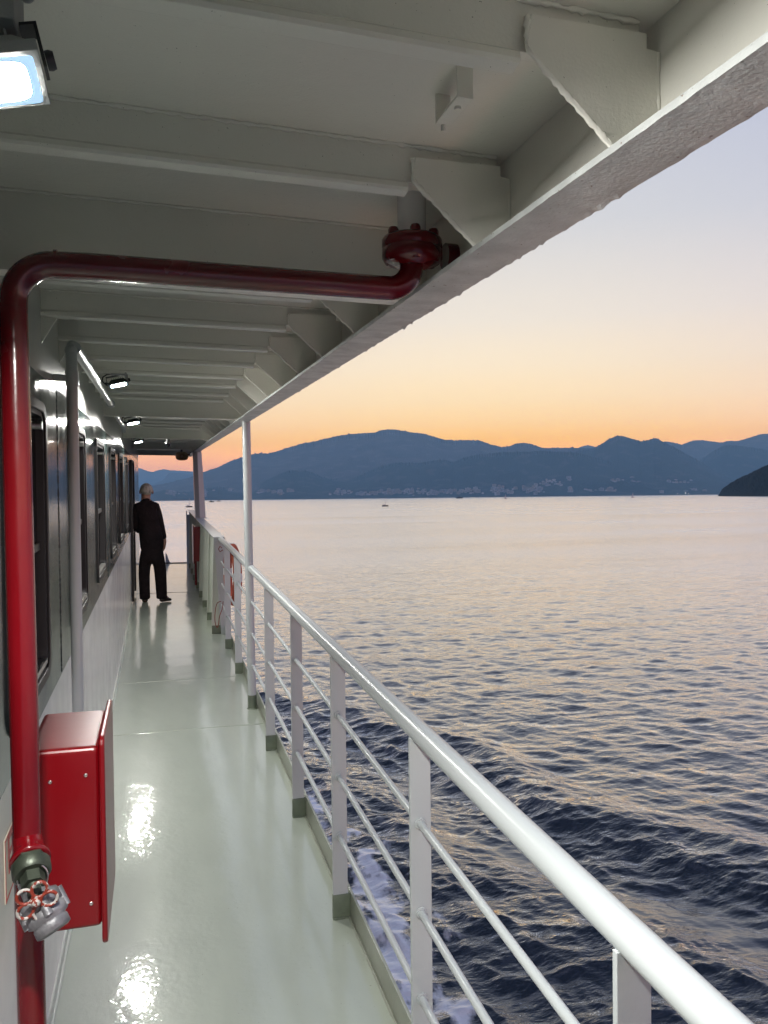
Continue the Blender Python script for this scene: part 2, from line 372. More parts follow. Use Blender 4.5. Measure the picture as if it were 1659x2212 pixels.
for y in [-1.05, -0.55, -0.08, 0.42, 0.915, 1.37, 2.285, 2.77, 3.245, 3.72, 4.19, 4.62, 5.1, 5.5, 6.35, 6.8, 7.25, 7.7, 8.2, 8.65, 9.55, 10.0, 10.5, 11.0, 11.5, 12.0, 12.95, 13.4, 13.9, 14.4, 14.9, 15.4]:
    beam(y); bracket(y)
for y in deep:
    mb = MB(); mb.box(WX, 0.653, y-0.008, y+0.008, 2.206, CZ)
    vs = []; fs = []; nn = 120
    for x in np.linspace(WX, 0.577, nn):
        j = 0.0012*mnoise.noise((x*45, y, 0)); vs += [(x, y-0.03+j, 2.207), (x, y-0.03+j, 2.199+j*0.5), (x, y+0.03+j, 2.199+j*0.5), (x, y+0.03+j, 2.207)]
    for i in range(nn-1):
        for k in range(4): a, b = 4*i+k, 4*i+(k+1) % 4; fs.append((a, b, b+4, a+4))
    mb.add(vs, fs)
    mb.tube([(x, y-0.011, CZ-0.002+random.uniform(-0.001, 0.001)) for x in np.linspace(WX, 0.65, 100)], 0.004, 6, jit=0.5)
    mb.build('deep_beam', [M['ceiling']], can)
for y in (2.285, 2.77, 3.245):
    mb = MB(); mb.prism([(WX, 2.288), (WX+0.05, 2.288), (WX, 2.2)], 'y', y-0.004, y+0.004); mb.build('knee_plate', M['ceiling'], can)
mb = MB()                                   # hanger strap welded to the ceiling plate
x0, x1 = 0.437, 0.463
mb.box(x0, x1, 1.075, 1.079, CZ-0.044, CZ); mb.box(x0, x1, 1.166, 1.170, CZ-0.044, CZ); mb.box(x0, x1, 1.075, 1.170, CZ-0.048, CZ-0.044)
mb.tube([(0.450, 1.105, CZ-0.052), (0.450, 1.105, CZ-0.043)], 0.005, 10); mb.tube([(0.450, 1.168, CZ-0.058), (0.450, 1.168, CZ-0.045)], 0.0035, 8)
mb.build('hanger_strap', M['ceiling'], can, bevel=0.001)

# ------------------------------------------------------------------ railing
rail = thing('railing', 'white tubular railing with flat posts along the open side of the deck', 'railing', (0.675, 4, 0))
mb = MB(); mb.tube([(0.675, -2.2, 1.072), (0.675, 8.82, 1.072)], 0.029, 32); mb.build('top_rail', M['white'], rail)
for z in (0.82, 0.573, 0.335):
    mb = MB(); mb.tube([(0.675, -2.2, z), (0.675, 8.82, z)], 0.0105, 16); mb.build('mid_bar', M['white'], rail)
for y in (-1.0, 0.02, 1.0, 1.985, 2.985, 3.945, 4.965, 7.0, 8.06):
    mb = MB(); mb.box(0.647, 0.707, y-0.006, y+0.006, 0.098, 1.055)
    for z in (0.82, 0.573, 0.335):
        mb.lathe([(0.015, -0.004), (0.0165, 0), (0.012, 0.004)], (0.675, y-0.008, z), (0, 1, 0), 14)
    mb.tube([(0.652, y, 1.04), (0.655, y, 1.06), (0.664, y, 1.062)], 0.006, 8, jit=0.2)
    mb.mi = 1; mb.box(0.645, 0.7155, y-0.0075, y+0.0075, 0, 0.097)
    mb.tube([(x, y-0.009, 0.003) for x in np.linspace(0.645, 0.714, 16)], 0.005, 6, jit=0.3)
    mb.lathe([(0.004, 0), (0.004, 0.003)], (0.69, y-0.0105, 0.022), (0, 1, 0), 8)
    mb.build('post', [M['white'], M['green']], rail, bevel=0.0015)

pole = thing('support_pole', 'thin round white pole rising from the deck through the railing to the canopy', 'pole', (0.669, 5.91, 0))
mb = MB(); mb.tube([(0.669, 5.91, 0.105), (0.660, 5.91, 1.1), (0.655, 5.91, 2.19)], 0.0315, 28); mb.build('shaft', M['white'], pole)
mb = MB(); mb.tube([(0.67, 5.91, 0), (0.669, 5.91, 0.106)], 0.034, 28); mb.lathe([(0.043, 0), (0.036, 0.008)], (0.67, 5.91, 0), (0, 0, 1), 20); mb.build('foot', M['green'], pole)

# ------------------------------------------------------------------ bulwark towards the bow
bul = thing('bulwark', 'pale green and white solid bulwark with leaning stiffeners beyond the railing', 'bulwark', (0.7, 12, 0))
mb = MB(); mb.prism([(0.76, -0.1), (0.768, -0.1), (0.722, 1.085), (0.712, 1.085)], 'y', 8.8, 16.4); mb.build('plate', M['palegreen'], bul)
mb = MB(); mb.prism([(0.592, 8.78), (0.716, 8.78), (0.716, 16.4), (0.592, 16.4)], 'z', 1.086, 1.1); mb.build('cap_rail', M['white'], bul, bevel=0.003)
mb = MB(); mb.prism([(0.662, 0.0), (0.762, 0.0), (0.716, 1.085), (0.596, 1.085)], 'y', 8.79, 8.802)
mb.mi = 1; mb.prism([(0.664, -0.001), (0.764, -0.001), (0.76, 0.085), (0.659, 0.085)], 'y', 8.787, 8.8045)
mb.build('end_plate', [M['white'], M['white']], bul, bevel=0.002)
for y in (8.86, 9.74, 10.72, 11.62, 12.6, 13.6, 14.55, 15.4):
    mb = MB(); mb.prism([(0.567, 0.095), (0.757, 0.095), (0.716, 1.085), (0.6, 1.085)], 'y', y-0.006, y+0.006)
    mb.prism([(0.563, 0.095), (0.570, 0.095), (0.603, 1.085), (0.596, 1.085)], 'y', y-0.022, y+0.022)
    mb.mi = 1; mb.prism([(0.562, 0.0), (0.76, 0.0), (0.757, 0.094), (0.565, 0.094)], 'y', y-0.008, y+0.008)
    mb.build('stiffener', [M['palegreen'], M['green']], bul, bevel=0.0015)
mb = MB()
mb.box(0.556, 0.70, 16.31, 16.32, 0.0, 0.05); mb.box(0.556, 0.575, 16.31, 16.34, 0.05, 1.085); mb.box(0.615, 0.635, 16.31, 16.34, 0.05, 1.085); mb.box(0.575, 0.615, 16.33, 16.34, 0.0, 1.0)
mb.build('end_frame', M['blueplate'], bul, bevel=0.002)

colm = thing('canopy_column', 'broad white steel column standing on the bulwark under the far canopy', 'column', (0.67, 13, 1.1))
mb = MB()
lo = [(0.588, 13.16), (0.59, 12.90), (0.655, 12.86), (0.752, 12.9), (0.752, 13.16)]; hi = [(0.562, 13.1), (0.565, 12.90), (0.632, 12.86), (0.70, 12.9), (0.70, 13.1)]
k = len(lo); mb.add([(*p, 1.1) for p in lo]+[(*p, 2.195) for p in hi], [tuple(range(k)), tuple(range(2*k-1, k-1, -1))]+[(i, (i+1) % k, k+(i+1) % k, k+i) for i in range(k)])
mb.build('shaft', M['white'], colm, bevel=0.004)
mb = MB(); mb.box(0.575, 0.765, 12.84, 13.18, 1.1005, 1.112); mb.build('base_plate', M['white'], colm, bevel=0.002)

bp = MB(); bp.prism([(0.135, 0.0), (0.228, 0.0), (0.19, 0.1), (0.162, 0.185), (0.135, 0.215)], 'y', 16.44, 16.47)
bp.box(0.13, 0.235, 16.425, 16.49, -0.06, 0.0)
tag(bp.build('bow_gusset', M['blueplate'], origin=(0.18, 16.45, 0), bevel=0.003), 'small pale blue triangular plate at the far deck edge right of the man', 'steel plate')

# ------------------------------------------------------------------ red fire main with hydrant valve
PX, PY = -0.256, 1.6
fire = thing('fire_pipe', 'glossy red fire pipe bending from the wall side across under the canopy', 'pipe', (PX, PY, 0))
def arc(c, a, b, r, t0, t1, n=10):
    c, a, b = Vector(c), Vector(a), Vector(b)
    return [c+(a*math.cos(R_(t0+(t1-t0)*i/n))+b*math.sin(R_(t0+(t1-t0)*i/n)))*r for i in range(n+1)]
PR = 0.0255; PZ = 2.166
mb = MB()
ctr = (PX+0.075, PY, PZ-0.075)
pts = [(PX+0.0115-0.0118*z/2.08, PY, z) for z in np.linspace(0.0, 2.08, 30)]+arc(ctr, (-1, 0, 0), (0, 0, 1), 0.075, 0, 90, 12)+[(x, PY, PZ+0.002+0.008*(x+0.18)) for x in np.linspace(-0.12, 0.48, 30)]
pts += arc((0.485, PY, PZ+0.062), (0, 0, -1), (1, 0, 0), 0.055, 8, 90, 9)
mb.tube(pts, PR, 28)
mb.tube([(PX-0.002+0.0, PY, 2.078), (PX-0.002, PY, 2.084)], PR+0.0018, 28)
mb.tube([(-0.183, PY, PZ+0.002), (-0.177, PY, PZ+0.002)], PR+0.0016, 28)
mb.build('run', M['red'], fire)
mb = MB(); fx = 0.541
mb.lathe([(0.036, -0.038), (0.06, -0.03), (0.066, -0.02), (0.066, -0.003), (0.064, -0.001), (0.064, 0.001), (0.066, 0.003), (0.066, 0.018), (0.062, 0.024), (0.03, 0.028)], (fx, PY, 2.262), (0, 0, 1), 32)
fl = mb.build('flange', M['red'], fire)
for k in range(6):
    a = R_(60*k+20); b = (fx+0.05*math.cos(a), PY+0.05*math.sin(a))
    mb = MB(); mb.lathe([(0.010, -0.032), (0.012, -0.029), (0.012, 0.032), (0.009, 0.038)], (b[0], b[1], 2.262), (0, 0, 1), 8); mb.build('bolt', M['red'], fl)
mb = MB(); mb.tube([(fx, PY, 2.288), (fx, PY, CZ)], 0.031, 28); mb.build('deck_spigot', M['lower'], fire)
mb = MB(); mb.tube([(0.628, PY+0.03, 2.262), (0.655, PY+0.03, 2.262)], 0.03, 14); mb.build('clamp', M['red'], fire)
# hydrant valve branching off the riser
hv = thing('hydrant_valve', 'bronze hydrant valve with chipped red flower handwheel and grey hose coupling', 'valve', (PX, PY-0.03, 1.02))
ax = Vector((0.22, -0.86, -0.42)).normalized()
o = Vector((PX+0.008, PY-0.01, 1.058))
mb = MB(); mb.lathe([(0.026, -0.03), (0.028, 0.01), (0.031, 0.024), (0.036, 0.034), (0.036, 0.039), (0.029, 0.04)], o, ax, 28); mb.build('red_branch', M['red'], hv)
mb = MB(); mb.lathe([(0.032, 0.036), (0.033, 0.048)], o, ax, 6, False); mb.lathe([(0.034, 0.048), (0.034, 0.066), (0.029, 0.072)], o, ax, 28); mb.lathe([(0.021, 0.07), (0.021, 0.094)], o, ax, 6, False); mb.lathe([(0.012, 0.09), (0.012, 0.112), (0.005, 0.113), (0.005, 0.128)], o, ax, 16)
bdy = mb.build('valve_body', M['bronze'], hv)
mb = MB(); mb.tube([o+ax*0.076+p for p in [Vector(q) for q in [(0.026*math.cos(a)*1.0, 0.0, 0.026*math.sin(a)) for a in np.linspace(0, 2*math.pi, 25)]]], 0.0016, 8); mb.build('ring', M['steel'], bdy)
# handwheel: five open loops
oc = o+ax*0.06+Vector((-0.004, 0, -0.016)); ac = Vector((0.46, -0.42, -0.78)).normalized()
wc = o+ax*0.128; ax = Vector((0.16, -0.95, 0.0)).normalized(); e1 = ax.cross(Vector((0, 0, 1))).normalized(); e2 = ax.cross(e1).normalized()
mb = MB()
for k in range(5):
    a = R_(72*k+38); d_ = e1*math.cos(a)+e2*math.sin(a); p_ = -e1*math.sin(a)+e2*math.cos(a)
    mb.tube([wc+d_*(0.0215+0.0135*math.cos(t))+p_*0.0125*math.sin(t) for t in np.linspace(0, 2*math.pi, 25)], 0.0032, 8)
mb.lathe([(0.0085, -0.005), (0.009, 0), (0.0085, 0.006), (0.004, 0.009)], wc, ax, 16)
mb.build('handwheel', M['wheelred'], hv)
mb = MB(); mb.lathe([(0.022, 0.0), (0.024, 0.03), (0.034, 0.034), (0.036, 0.04), (0.036, 0.056), (0.0335, 0.057), (0.0335, 0.0595), (0.0365, 0.061), (0.0365, 0.078), (0.029, 0.082), (0.031, 0.086), (0.031, 0.1), (0.025, 0.103), (0.021, 0.103), (0.019, 0.09), (0.002, 0.088)], oc, ac, 30)
c1 = ac.cross(Vector((0, 0, 1))).normalized(); c2 = ac.cross(c1)
for k in range(4):
    a = R_(90*k+30); d_ = c1*math.cos(a)+c2*math.sin(a); p_ = c2*math.cos(a)-c1*math.sin(a); q0 = oc+ac*0.045+d_*0.034
    mb.tube([q0-ac*0.006, q0+ac*0.03], 0.0085, 8)
mb.build('hose_coupling', M['cast'], hv)

# ------------------------------------------------------------------ red hose boxes
def hose_box(x_in, x_out, y0, y1, z0, z1, side, label, nm='fire_hose_box'):
    """side=+1: opens towards +x"""
    t = thing(nm, label, 'fire hose box', ((x_in+x_out)/2, (y0+y1)/2, z0))
    mb = MB(); a, b = sorted((x_in, x_out-side*0.012))
    mb.box(a, b, y0, y1, z0, z1); body = mb.build('body', M['redbox'], t, bevel=0.012, seg=4)
    mb = MB(); m = 0.022
    yz = rrect(y0-m*0.55, y1+m, z0-m*1.7, z1+m, 0.02)
    xa, xb = sorted((x_out-side*0.012, x_out+side*0.0))
    mb.prism(yz, 'x', xa, xb)
    lid = mb.build('lid', M['redbox'], t, bevel=0.004, seg=3)
    for fx_, fz_ in ((0.30, 0.83), (0.75, 0.85), (0.33, 0.12), (0.79, 0.14)):
        if side < 0: break
        x = x_in+(x_out-x_in)*fx_
        mb = MB(); mb.lathe([(0.0042, 0.0), (0.0042, 0.002), (0.003, 0.0035), (0.0015, 0.0035), (0.0015, 0.0015)], (x, y0-0.0005, z0+(z1-z0)*fz_), (0, -1, 0), 12); mb.build('rivet', M['steel'], body)
    return t
hose_box(-0.283, -0.121, 1.80, 2.09, 0.762, 1.165, 1, 'large red fire hose box on the white wall beside the red pipe')
hb = hose_box(0.66, 0.498, 11.78, 12.12, 0.51, 1.03, -1, 'distant red fire hose box mounted on the pale green bulwark')
mb = MB(); mb.tube([(0.53, 11.8, 0.52), (0.53, 11.8, 0.16)], 0.018, 14); mb.build('stand_pipe', M['red'], hb)

# ------------------------------------------------------------------ drain pipes along the wall
dp = thing('drain_pipe', 'grey-white vertical pipe beside the window, turning along the wall under the canopy', 'pipe', (-0.3, 3.05, 0))
mb = MB(); mb.tube([(-0.365, 3.05, 0.66), (-0.33, 3.05, 0.665), (-0.305, 3.05, 0.69)]+[(-0.296, 3.05, z) for z in np.linspace(0.73, 2.2, 20)]+arc((-0.296, 3.1, 2.2), (0, -1, 0), (0, 0, 1), 0.05, 10, 90, 8)[0:], 0.0205, 22)
mb.ball((-0.296, 3.055, 2.225), (0.024, 0.024, 0.024)); mb.build('riser', M['white'], dp)
mb = MB(); mb.tube([(-0.282, y, 2.236) for y in np.linspace(3.05, 5.3, 12)], 0.0205, 18); mb.lathe([(0.026, 0), (0.027, 0.03), (0.024, 0.06)], (-0.282, 5.26, 2.236), (0, 1, 0), 18); mb.build('run', M['white'], dp)
mb = MB(); mb.box(-0.36, -0.274, 3.04, 3.06, 2.11, 2.135); mb.tube([(-0.296, 3.05, 2.095), (-0.296, 3.05, 2.15)], 0.0235, 22); mb.build('clip', M['white'], dp)
d2 = MB(); d2.tube([(-0.294, y, 2.24) for y in np.linspace(6.0, 7.5, 10)]+[(-0.294, 7.56, 2.225), (-0.294, 7.6, 2.19)], 0.022, 18)
d2.lathe([(0.027, 0), (0.027, 0.05)], (-0.294, 7.5, 2.24), (0, 1, 0), 16)
tag(d2.build('conduit', M['white'], origin=(-0.294, 6.8, 2.24)), 'short white pipe under the canopy along the wall near the second floodlight', 'pipe')

# ------------------------------------------------------------------ floodlights
def floodlight(c, mount_z, label, w=0.084, d=0.066, tilt=0.24, pit=0.12, lm='led'):
    x, y, z = c
    t = thing('floodlight', label, 'floodlight', (x, y, mount_z), 'floodlights under the canopy')
    def q(a, b, h): return (x+a-h*tilt*0.9, y+b+h*pit*0.9, z+h+a*tilt-b*pit)
    def slab(mb, w_, d_, h0, h1, w2=None, d2=None):
        w2 = w2 or w_; d2 = d2 or d_
        vs = [q(a*w_/2, b*d_/2, h0) for a in (-1, 1) for b in (-1, 1)]+[q(a*w2/2, b*d2/2, h1) for a in (-1, 1) for b in (-1, 1)]
        mb.add(vs, [(0, 1, 3, 2), (4, 6, 7, 5), (0, 4, 5, 1), (2, 3, 7, 6), (0, 2, 6, 4), (1, 5, 7, 3)])
    mb = MB(); slab(mb, w+0.012, d+0.012, 0.0012, 0.012); slab(mb, w+0.004, d+0.004, 0.012, 0.028, w*0.72, d*0.72)
    for k in range(-3, 4):
        vs = [q(k*w*0.1-0.001, b*d*0.33, h) for b in (-1, 1) for h in (0.026, 0.036)]+[q(k*w*0.1+0.001, b*d*0.33, h) for b in (-1, 1) for h in (0.026, 0.036)]
        mb.add(vs, [(0, 1, 3, 2), (4, 6, 7, 5), (0, 4, 5, 1), (2, 3, 7, 6), (0, 2, 6, 4), (1, 5, 7, 3)])
    mb.build('housing', M['lampgrey'] if lm != 'led' else M['black'], t, bevel=0.0012)  # nearest housing is coloured paler to stand in for the lamp's veiling glare
    def oval(sw, sd, h, n=32, pw=5.0):
        out = []
        for i in range(n):
            a = 2*math.pi*i/n; ca, sa = math.cos(a), math.sin(a)
            out.append(q(sw*math.copysign(abs(ca)**(2/pw), ca), sd*math.copysign(abs(sa)**(2/pw), sa), h))
        return out
    mb = MB(); A = oval(w/2, d/2, 0.0006, pw=18); B = oval(w*0.41, d*0.405, 0.0006, pw=5); n = len(A)
    mb.add(A+B, [(i, (i+1) % n, n+(i+1) % n, n+i) for i in range(n)])
    rim = mb.build('lens', M['ledrim'], t)
    mb = MB(); mb.add(B, [tuple(range(n))]); led = mb.build('led_panel', M[lm], rim)
    # make sure the panel faces down
    me = led.data
    if me.polygons[0].normal.z > 0: me.flip_normals()
    if rim.data.polygons[0].normal.z > 0: rim.data.flip_normals()
    mb = MB(); hz = z+0.034
    for s_ in (-1, 1):
        a = s_*(w/2+0.009)
        mb.add([q(a-0.0015, b*0.011, h) for b in (-1, 1) for h in (0.006, 0.05)]+[q(a+0.0015, b*0.011, h) for b in (-1, 1) for h in (0.006, 0.05)], [(0, 1, 3, 2), (4, 6, 7, 5), (0, 4, 5, 1), (2, 3, 7, 6), (0, 2, 6, 4), (1, 5, 7, 3)])
    vs = [q(a*(w/2+0.0105), b*0.011, h) for a in (-1, 1) for b in (-1, 1) for h in (0.047, 0.05)]
    mb.add(vs, [(0, 1, 3, 2), (4, 6, 7, 5), (0, 4, 5, 1), (2, 3, 7, 6), (0, 2, 6, 4), (1, 5, 7, 3)])
    for s_ in (-1, 1):
        p = Vector(q(s_*(w/2+0.011), 0, 0.018)); mb.lathe([(0.009, 0), (0.0095, 0.004), (0.008, 0.008)], p, (s_, 0, s_*tilt), 14)
    mb.build('yoke', M['black'], t)
    mb = MB(); top = q(0, 0, 0.05); zt = top[2]
    if mount_z-zt > 0.004:
        mb.box(x-0.036, x+0.03, y-0.03, y+0.03, zt+0.0005, mount_z); mb.lathe([(0.012, 0), (0.014, 0.003), (0.014, 0.009), (0.011, 0.011)], (x+0.03, y-0.012, (zt+mount_z)/2), (1, 0, 0), 18); mb.lathe([(0.009, 0), (0.011, 0.003), (0.011, 0.008), (0.008, 0.011)], (x+0.034, y-0.018, (zt+mount_z)/2-0.018), (1, 0, 0), 18)
        mb.build('mount_box', M['lampgrey'], t, bevel=0.002)
    mb = MB(); a = Vector(q(-w/2, 0.01, 0.02)); 
    mb.tube([a, a+Vector((-0.02, 0, -0.004)), a+Vector((-0.034, 0, 0.012)), a+Vector((-0.03, 0, 0.032)), a+Vector((-0.012, 0, 0.045)), a+Vector((0.012, 0, 0.05))], 0.0034, 8); mb.build('cable', M['black'], t)
    return t
floodlight((-0.150, 0.815, 2.132), 2.29, 'lit floodlight nearest the camera, with the biggest bright panel', w=0.092, d=0.075, tilt=0.25, lm='lednear')
floodlight((-0.183, 4.19, 2.232), 2.289, 'lit floodlight on a grey box under the canopy, next to the long white pipe')
floodlight((-0.160, 5.88, 2.15), 2.198, 'lit floodlight under the deep beam by the end of the short white pipe')
floodlight((-0.195, 9.1, 2.155), 2.198, 'tiny lit floodlight farthest along the canopy, in line with the dome lamp')
dl = thing('dome_lamp', 'unlit round bulkhead lamp hanging under the far canopy beam', 'lamp', (0.122, 9.1, 2.2))
mb = MB(); mb.lathe([(0.02, 0), (0.02, -0.03), (0.034, -0.034), (0.034, -0.048)], (0.122, 9.1, 2.199), (0, 0, 1), 20); mb.build('fitting', M['lampgrey'], dl)
mb = MB(); mb.lathe([(0.031, -0.046), (0.031, -0.062), (0.026, -0.078), (0.014, -0.088), (0.003, -0.09)], (0.122, 9.1, 2.199), (0, 0, 1), 20); mb.build('glass', M['glass'], dl)
sp = thing('horn_speaker', 'olive horn loudspeaker hanging from the end of the canopy', 'loudspeaker', (0.385, 12.9, 2.2))
mb = MB(); A = []; nn = 28
def sup(a_, b_, y): return [(0.385+a_*math.copysign(abs(math.cos(t))**0.7, math.cos(t)), y, 2.108+b_*math.copysign(abs(math.sin(t))**0.7, math.sin(t))) for t in np.linspace(0, 2*math.pi, nn, endpoint=False)]
rings = [sup(0.098, 0.069, 12.8), sup(0.1, 0.071, 12.79), sup(0.1, 0.071, 12.81), sup(0.06, 0.045, 12.92), sup(0.03, 0.03, 13.0), sup(0.03, 0.03, 13.08)]
inner = [sup(0.094, 0.065, 12.792), sup(0.05, 0.037, 12.9)]
vs = sum(rings, []); fs = []
for i in range(1, len(rings)-1):
    for k in range(nn): fs.append((i*nn+k, i*nn+(k+1) % nn, (i+1)*nn+(k+1) % nn, (i+1)*nn+k))
mb.add(vs, fs, True); vs = rings[1]+inner[0]+inner[1]; fs = []
for i in range(2):
    for k in range(nn): fs.append((i*nn+k, i*nn+(k+1) % nn, (i+1)*nn+(k+1) % nn, (i+1)*nn+k))
fs.append(tuple(range(2*nn, 3*nn))); mb.add(vs, fs, True); mb.build('horn', M['olive'], sp)
mb = MB(); mb.ball((0.385, 12.875, 2.108), (0.018, 0.03, 0.018)); mb.build('throat_plug', M['lampgrey'], sp)
mb = MB(); mb.box(0.37, 0.40, 12.95, 12.99, 2.12, 2.3); mb.box(0.40, 0.52, 12.95, 12.97, 2.12, 2.15); mb.build('bracket', M['black'], sp)

# ------------------------------------------------------------------ lifebuoy
lb = thing('lifebuoy', 'orange lifebuoy with white bands hanging outside the railing', 'lifebuoy', (0.742, 8.36, 0.73))
def torus(R1, r2, cx, cy0, cz, a0, a1, n=40, m=14, k=1.0):
    mb = MB(); vs = []; fs = []
    for i in range(n+1):
        a = R_(a0+(a1-a0)*i/n)
        for j in range(m):
            b = 2*math.pi*j/m; q_ = R1+r2*k*math.cos(b)
            vs.append((cx-0.09*q_*math.cos(a)+r2*k*math.sin(b), cy0+q_*math.cos(a), cz+q_*math.sin(a)))
    for i in range(n):
        for j in range(m): fs.append((i*m+j, i*m+(j+1) % m, (i+1)*m+(j+1) % m, (i+1)*m+j))
    return mb.add(vs, fs, True)
torus(0.29, 0.046, 0.757, 8.36, 0.73, 0, 360).build('ring', M['orange'], lb)
for a in (0, 90, 180, 270): torus(0.29, 0.046, 0.757, 8.36, 0.73, a-8, a+8, n=8, k=1.03).build('band', M['tape'], lb)
mb = MB(); mb.tube([(0.66, 8.5, 1.0), (0.64, 8.5, 1.02), (0.625, 8.5, 0.99), (0.64, 8.5, 0.96), (0.67, 8.5, 0.98)], 0.005, 8); mb.build('lashing', M['rope'], lb); mb = MB()
import itertools
loop = [(0.645, 8.5, 0.42), (0.60, 8.5, 0.40), (0.578, 8.5, 0.30), (0.576, 8.5, 0.20), (0.595, 8.5, 0.14), (0.612, 8.5, 0.17), (0.625, 8.5, 0.26), (0.655, 8.5, 0.34), (0.665, 8.5, 0.42)]
def smooth_path(p, n=8):
    out = []
    for i in range(len(p)-1):
        p0, p1, p2, p3 = [Vector(p[max(0, min(len(p)-1, j))]) for j in (i-1, i, i+1, i+2)]
        for k in range(n):
            t = k/n; out.append(0.5*((2*p1)+(p2-p0)*t+(2*p0-5*p1+4*p2-p3)*t*t+(-p0+3*p1-3*p2+p3)*t**3))
    out.append(Vector(p[-1])); return out
mb.tube(smooth_path(loop), 0.004, 8); mb.build('rope', M['rope'], lb)

# ------------------------------------------------------------------ the man
man = thing('person', 'grey haired man in dark jacket and trousers leaning on the wall, seen from behind', 'person', (-0.1, 11.3, 0))
Y0 = 11.3
def skin(name, m, pts, edges, root=0, sub=2):
    me = bpy.data.meshes.new(name); o3 = Vector(man['_o'])
    me.from_pydata([W((p[0], Y0+p[1], p[2]))-o3 for p in pts], edges, [])
    me.materials.append(m); ob = bpy.data.objects.new(name, me); col.objects.link(ob); ob.parent = man
    md = ob.modifiers.new('skin', 'SKIN'); md.use_smooth_shade = True
    if not me.skin_vertices: 
        bpy.context.view_layer.objects.active = ob
    for i, p in enumerate(pts):
        sv = me.skin_vertices[0].data[i]; r = p[3]; sv.radius = r if isinstance(r, tuple) else (r, r); sv.use_root = (i == root)
    ss = ob.modifiers.new('sub', 'SUBSURF'); ss.levels = sub; ss.render_levels = sub
    return ob
def chain(n0, n): return [(i, i+1) for i in range(n0, n0+n-1)]
# body: pelvis root, spine, neck, head, arms, hands, legs
B = [(-0.09, 0, 0.86, 0.10), (-0.105, 0.0, 1.05, 0.10), (-0.135, 0.005, 1.25, 0.11), (-0.153, 0.01, 1.38, 0.07), (-0.155, 0.02, 1.45, 0.05), (-0.152, 0.03, 1.53, 0.066), (-0.150, 0.02, 1.595, 0.078), (-0.150, 0.02, 1.635, 0.055), (-0.115, 0.125, 1.545, 0.018)]
E_ = chain(0, 8)+[(5, 8)]
def limb(a, pts):
    n0 = len(B); B.extend(pts); E_.append((a, n0)); E_.extend(chain(n0, len(pts))); return len(B)-1
la = limb(3, [(-0.285, 0.01, 1.345, 0.05), (-0.325, 0.0, 1.1, 0.042), (-0.27, 0.2, 1.0, 0.032), (-0.245, 0.27, 0.985, 0.026)])
limb(la, [(-0.24, 0.31, 0.97, 0.024), (-0.235, 0.345, 0.95, 0.02)])
ra = limb(3, [(-0.02, 0.0, 1.345, 0.05), (0.04, -0.005, 1.09, 0.042), (0.08, 0.02, 0.895, 0.028)])
hp = limb(ra, [(0.086, 0.026, 0.865, 0.026), (0.09, 0.035, 0.825, (0.024, 0.034))])
for dx, dy, ln in ((-0.012, -0.02, 0.075), (-0.005, 0.0, 0.085), (0.0, 0.02, 0.08), (0.006, 0.038, 0.065)):
    limb(hp, [(0.088+dx, 0.035+dy, 0.80, 0.0095), (0.082+dx, 0.04+dy, 0.80-ln*0.55, 0.009), (0.068+dx, 0.046+dy, 0.80-ln, 0.008)])
limb(ra, [(0.066, 0.05, 0.845, 0.011), (0.052, 0.058, 0.815, 0.01), (0.05, 0.058, 0.79, 0.009)])
limb(0, [(-0.16, 0, 0.80, 0.085), (-0.195, 0.015, 0.46, 0.055), (-0.195, 0.0, 0.09, 0.04), (-0.197, 0.12, 0.03, 0.035)])
limb(0, [(-0.02, 0, 0.80, 0.085), (0.02, 0.015, 0.46, 0.055), (0.03, 0.0, 0.09, 0.04), (0.125, 0.05, 0.03, 0.033)])
skin('body', M['skin'], B, E_)
J = [(-0.086, 0, 0.70, (0.15, 0.11)), (-0.086, 0, 0.78, (0.178, 0.13)), (-0.09, 0, 0.92, (0.178, 0.132)), (-0.115, 0, 1.1, (0.17, 0.132)), (-0.142, 0.005, 1.26, (0.17, 0.13)), (-0.153, 0.01, 1.37, (0.095, 0.085)), (-0.155, 0.015, 1.43, (0.06, 0.062)), (-0.155, 0.012, 1.488, (0.06, 0.064)),
     (-0.27, 0.01, 1.345, 0.07), (-0.31, 0.0, 1.2, 0.066), (-0.31, 0.01, 1.09, 0.06), (-0.265, 0.16, 1.01, 0.05), (-0.25, 0.24, 0.99, 0.042),
     (-0.03, 0.0, 1.345, 0.07), (0.005, -0.005, 1.2, 0.066), (0.035, 0.0, 1.07, 0.058), (0.068, 0.015, 0.93, 0.048), (0.078, 0.02, 0.885, 0.043)]
skin('jacket', M['cloth'], J, [(0, 1), (1, 2), (2, 3), (3, 4), (4, 5), (5, 6), (6, 7), (5, 8), (8, 9), (9, 10), (10, 11), (11, 12), (5, 13), (13, 14), (14, 15), (15, 16), (16, 17)])
P_ = [(-0.09, 0, 0.95, (0.14, 0.11)), (-0.088, 0, 0.74, (0.172, 0.13)),
      (-0.175, 0.005, 0.62, (0.092, 0.1)), (-0.198, 0.012, 0.45, (0.079, 0.085)), (-0.197, 0.0, 0.25, (0.073, 0.08)), (-0.194, -0.005, 0.08, (0.067, 0.078)), (-0.194, -0.005, 0.04, (0.068, 0.08)),
      (-0.005, 0.005, 0.62, (0.1, 0.1)), (0.018, 0.012, 0.45, (0.09, 0.09)), (0.028, 0.0, 0.25, (0.082, 0.085)), (0.034, -0.005, 0.08, (0.073, 0.08)), (0.034, -0.005, 0.04, (0.074, 0.082))]
skin('trousers', M['cloth'], P_, [(0, 1), (1, 2), (2, 3), (3, 4), (4, 5), (5, 6), (1, 7), (7, 8), (8, 9), (9, 10), (10, 11)])
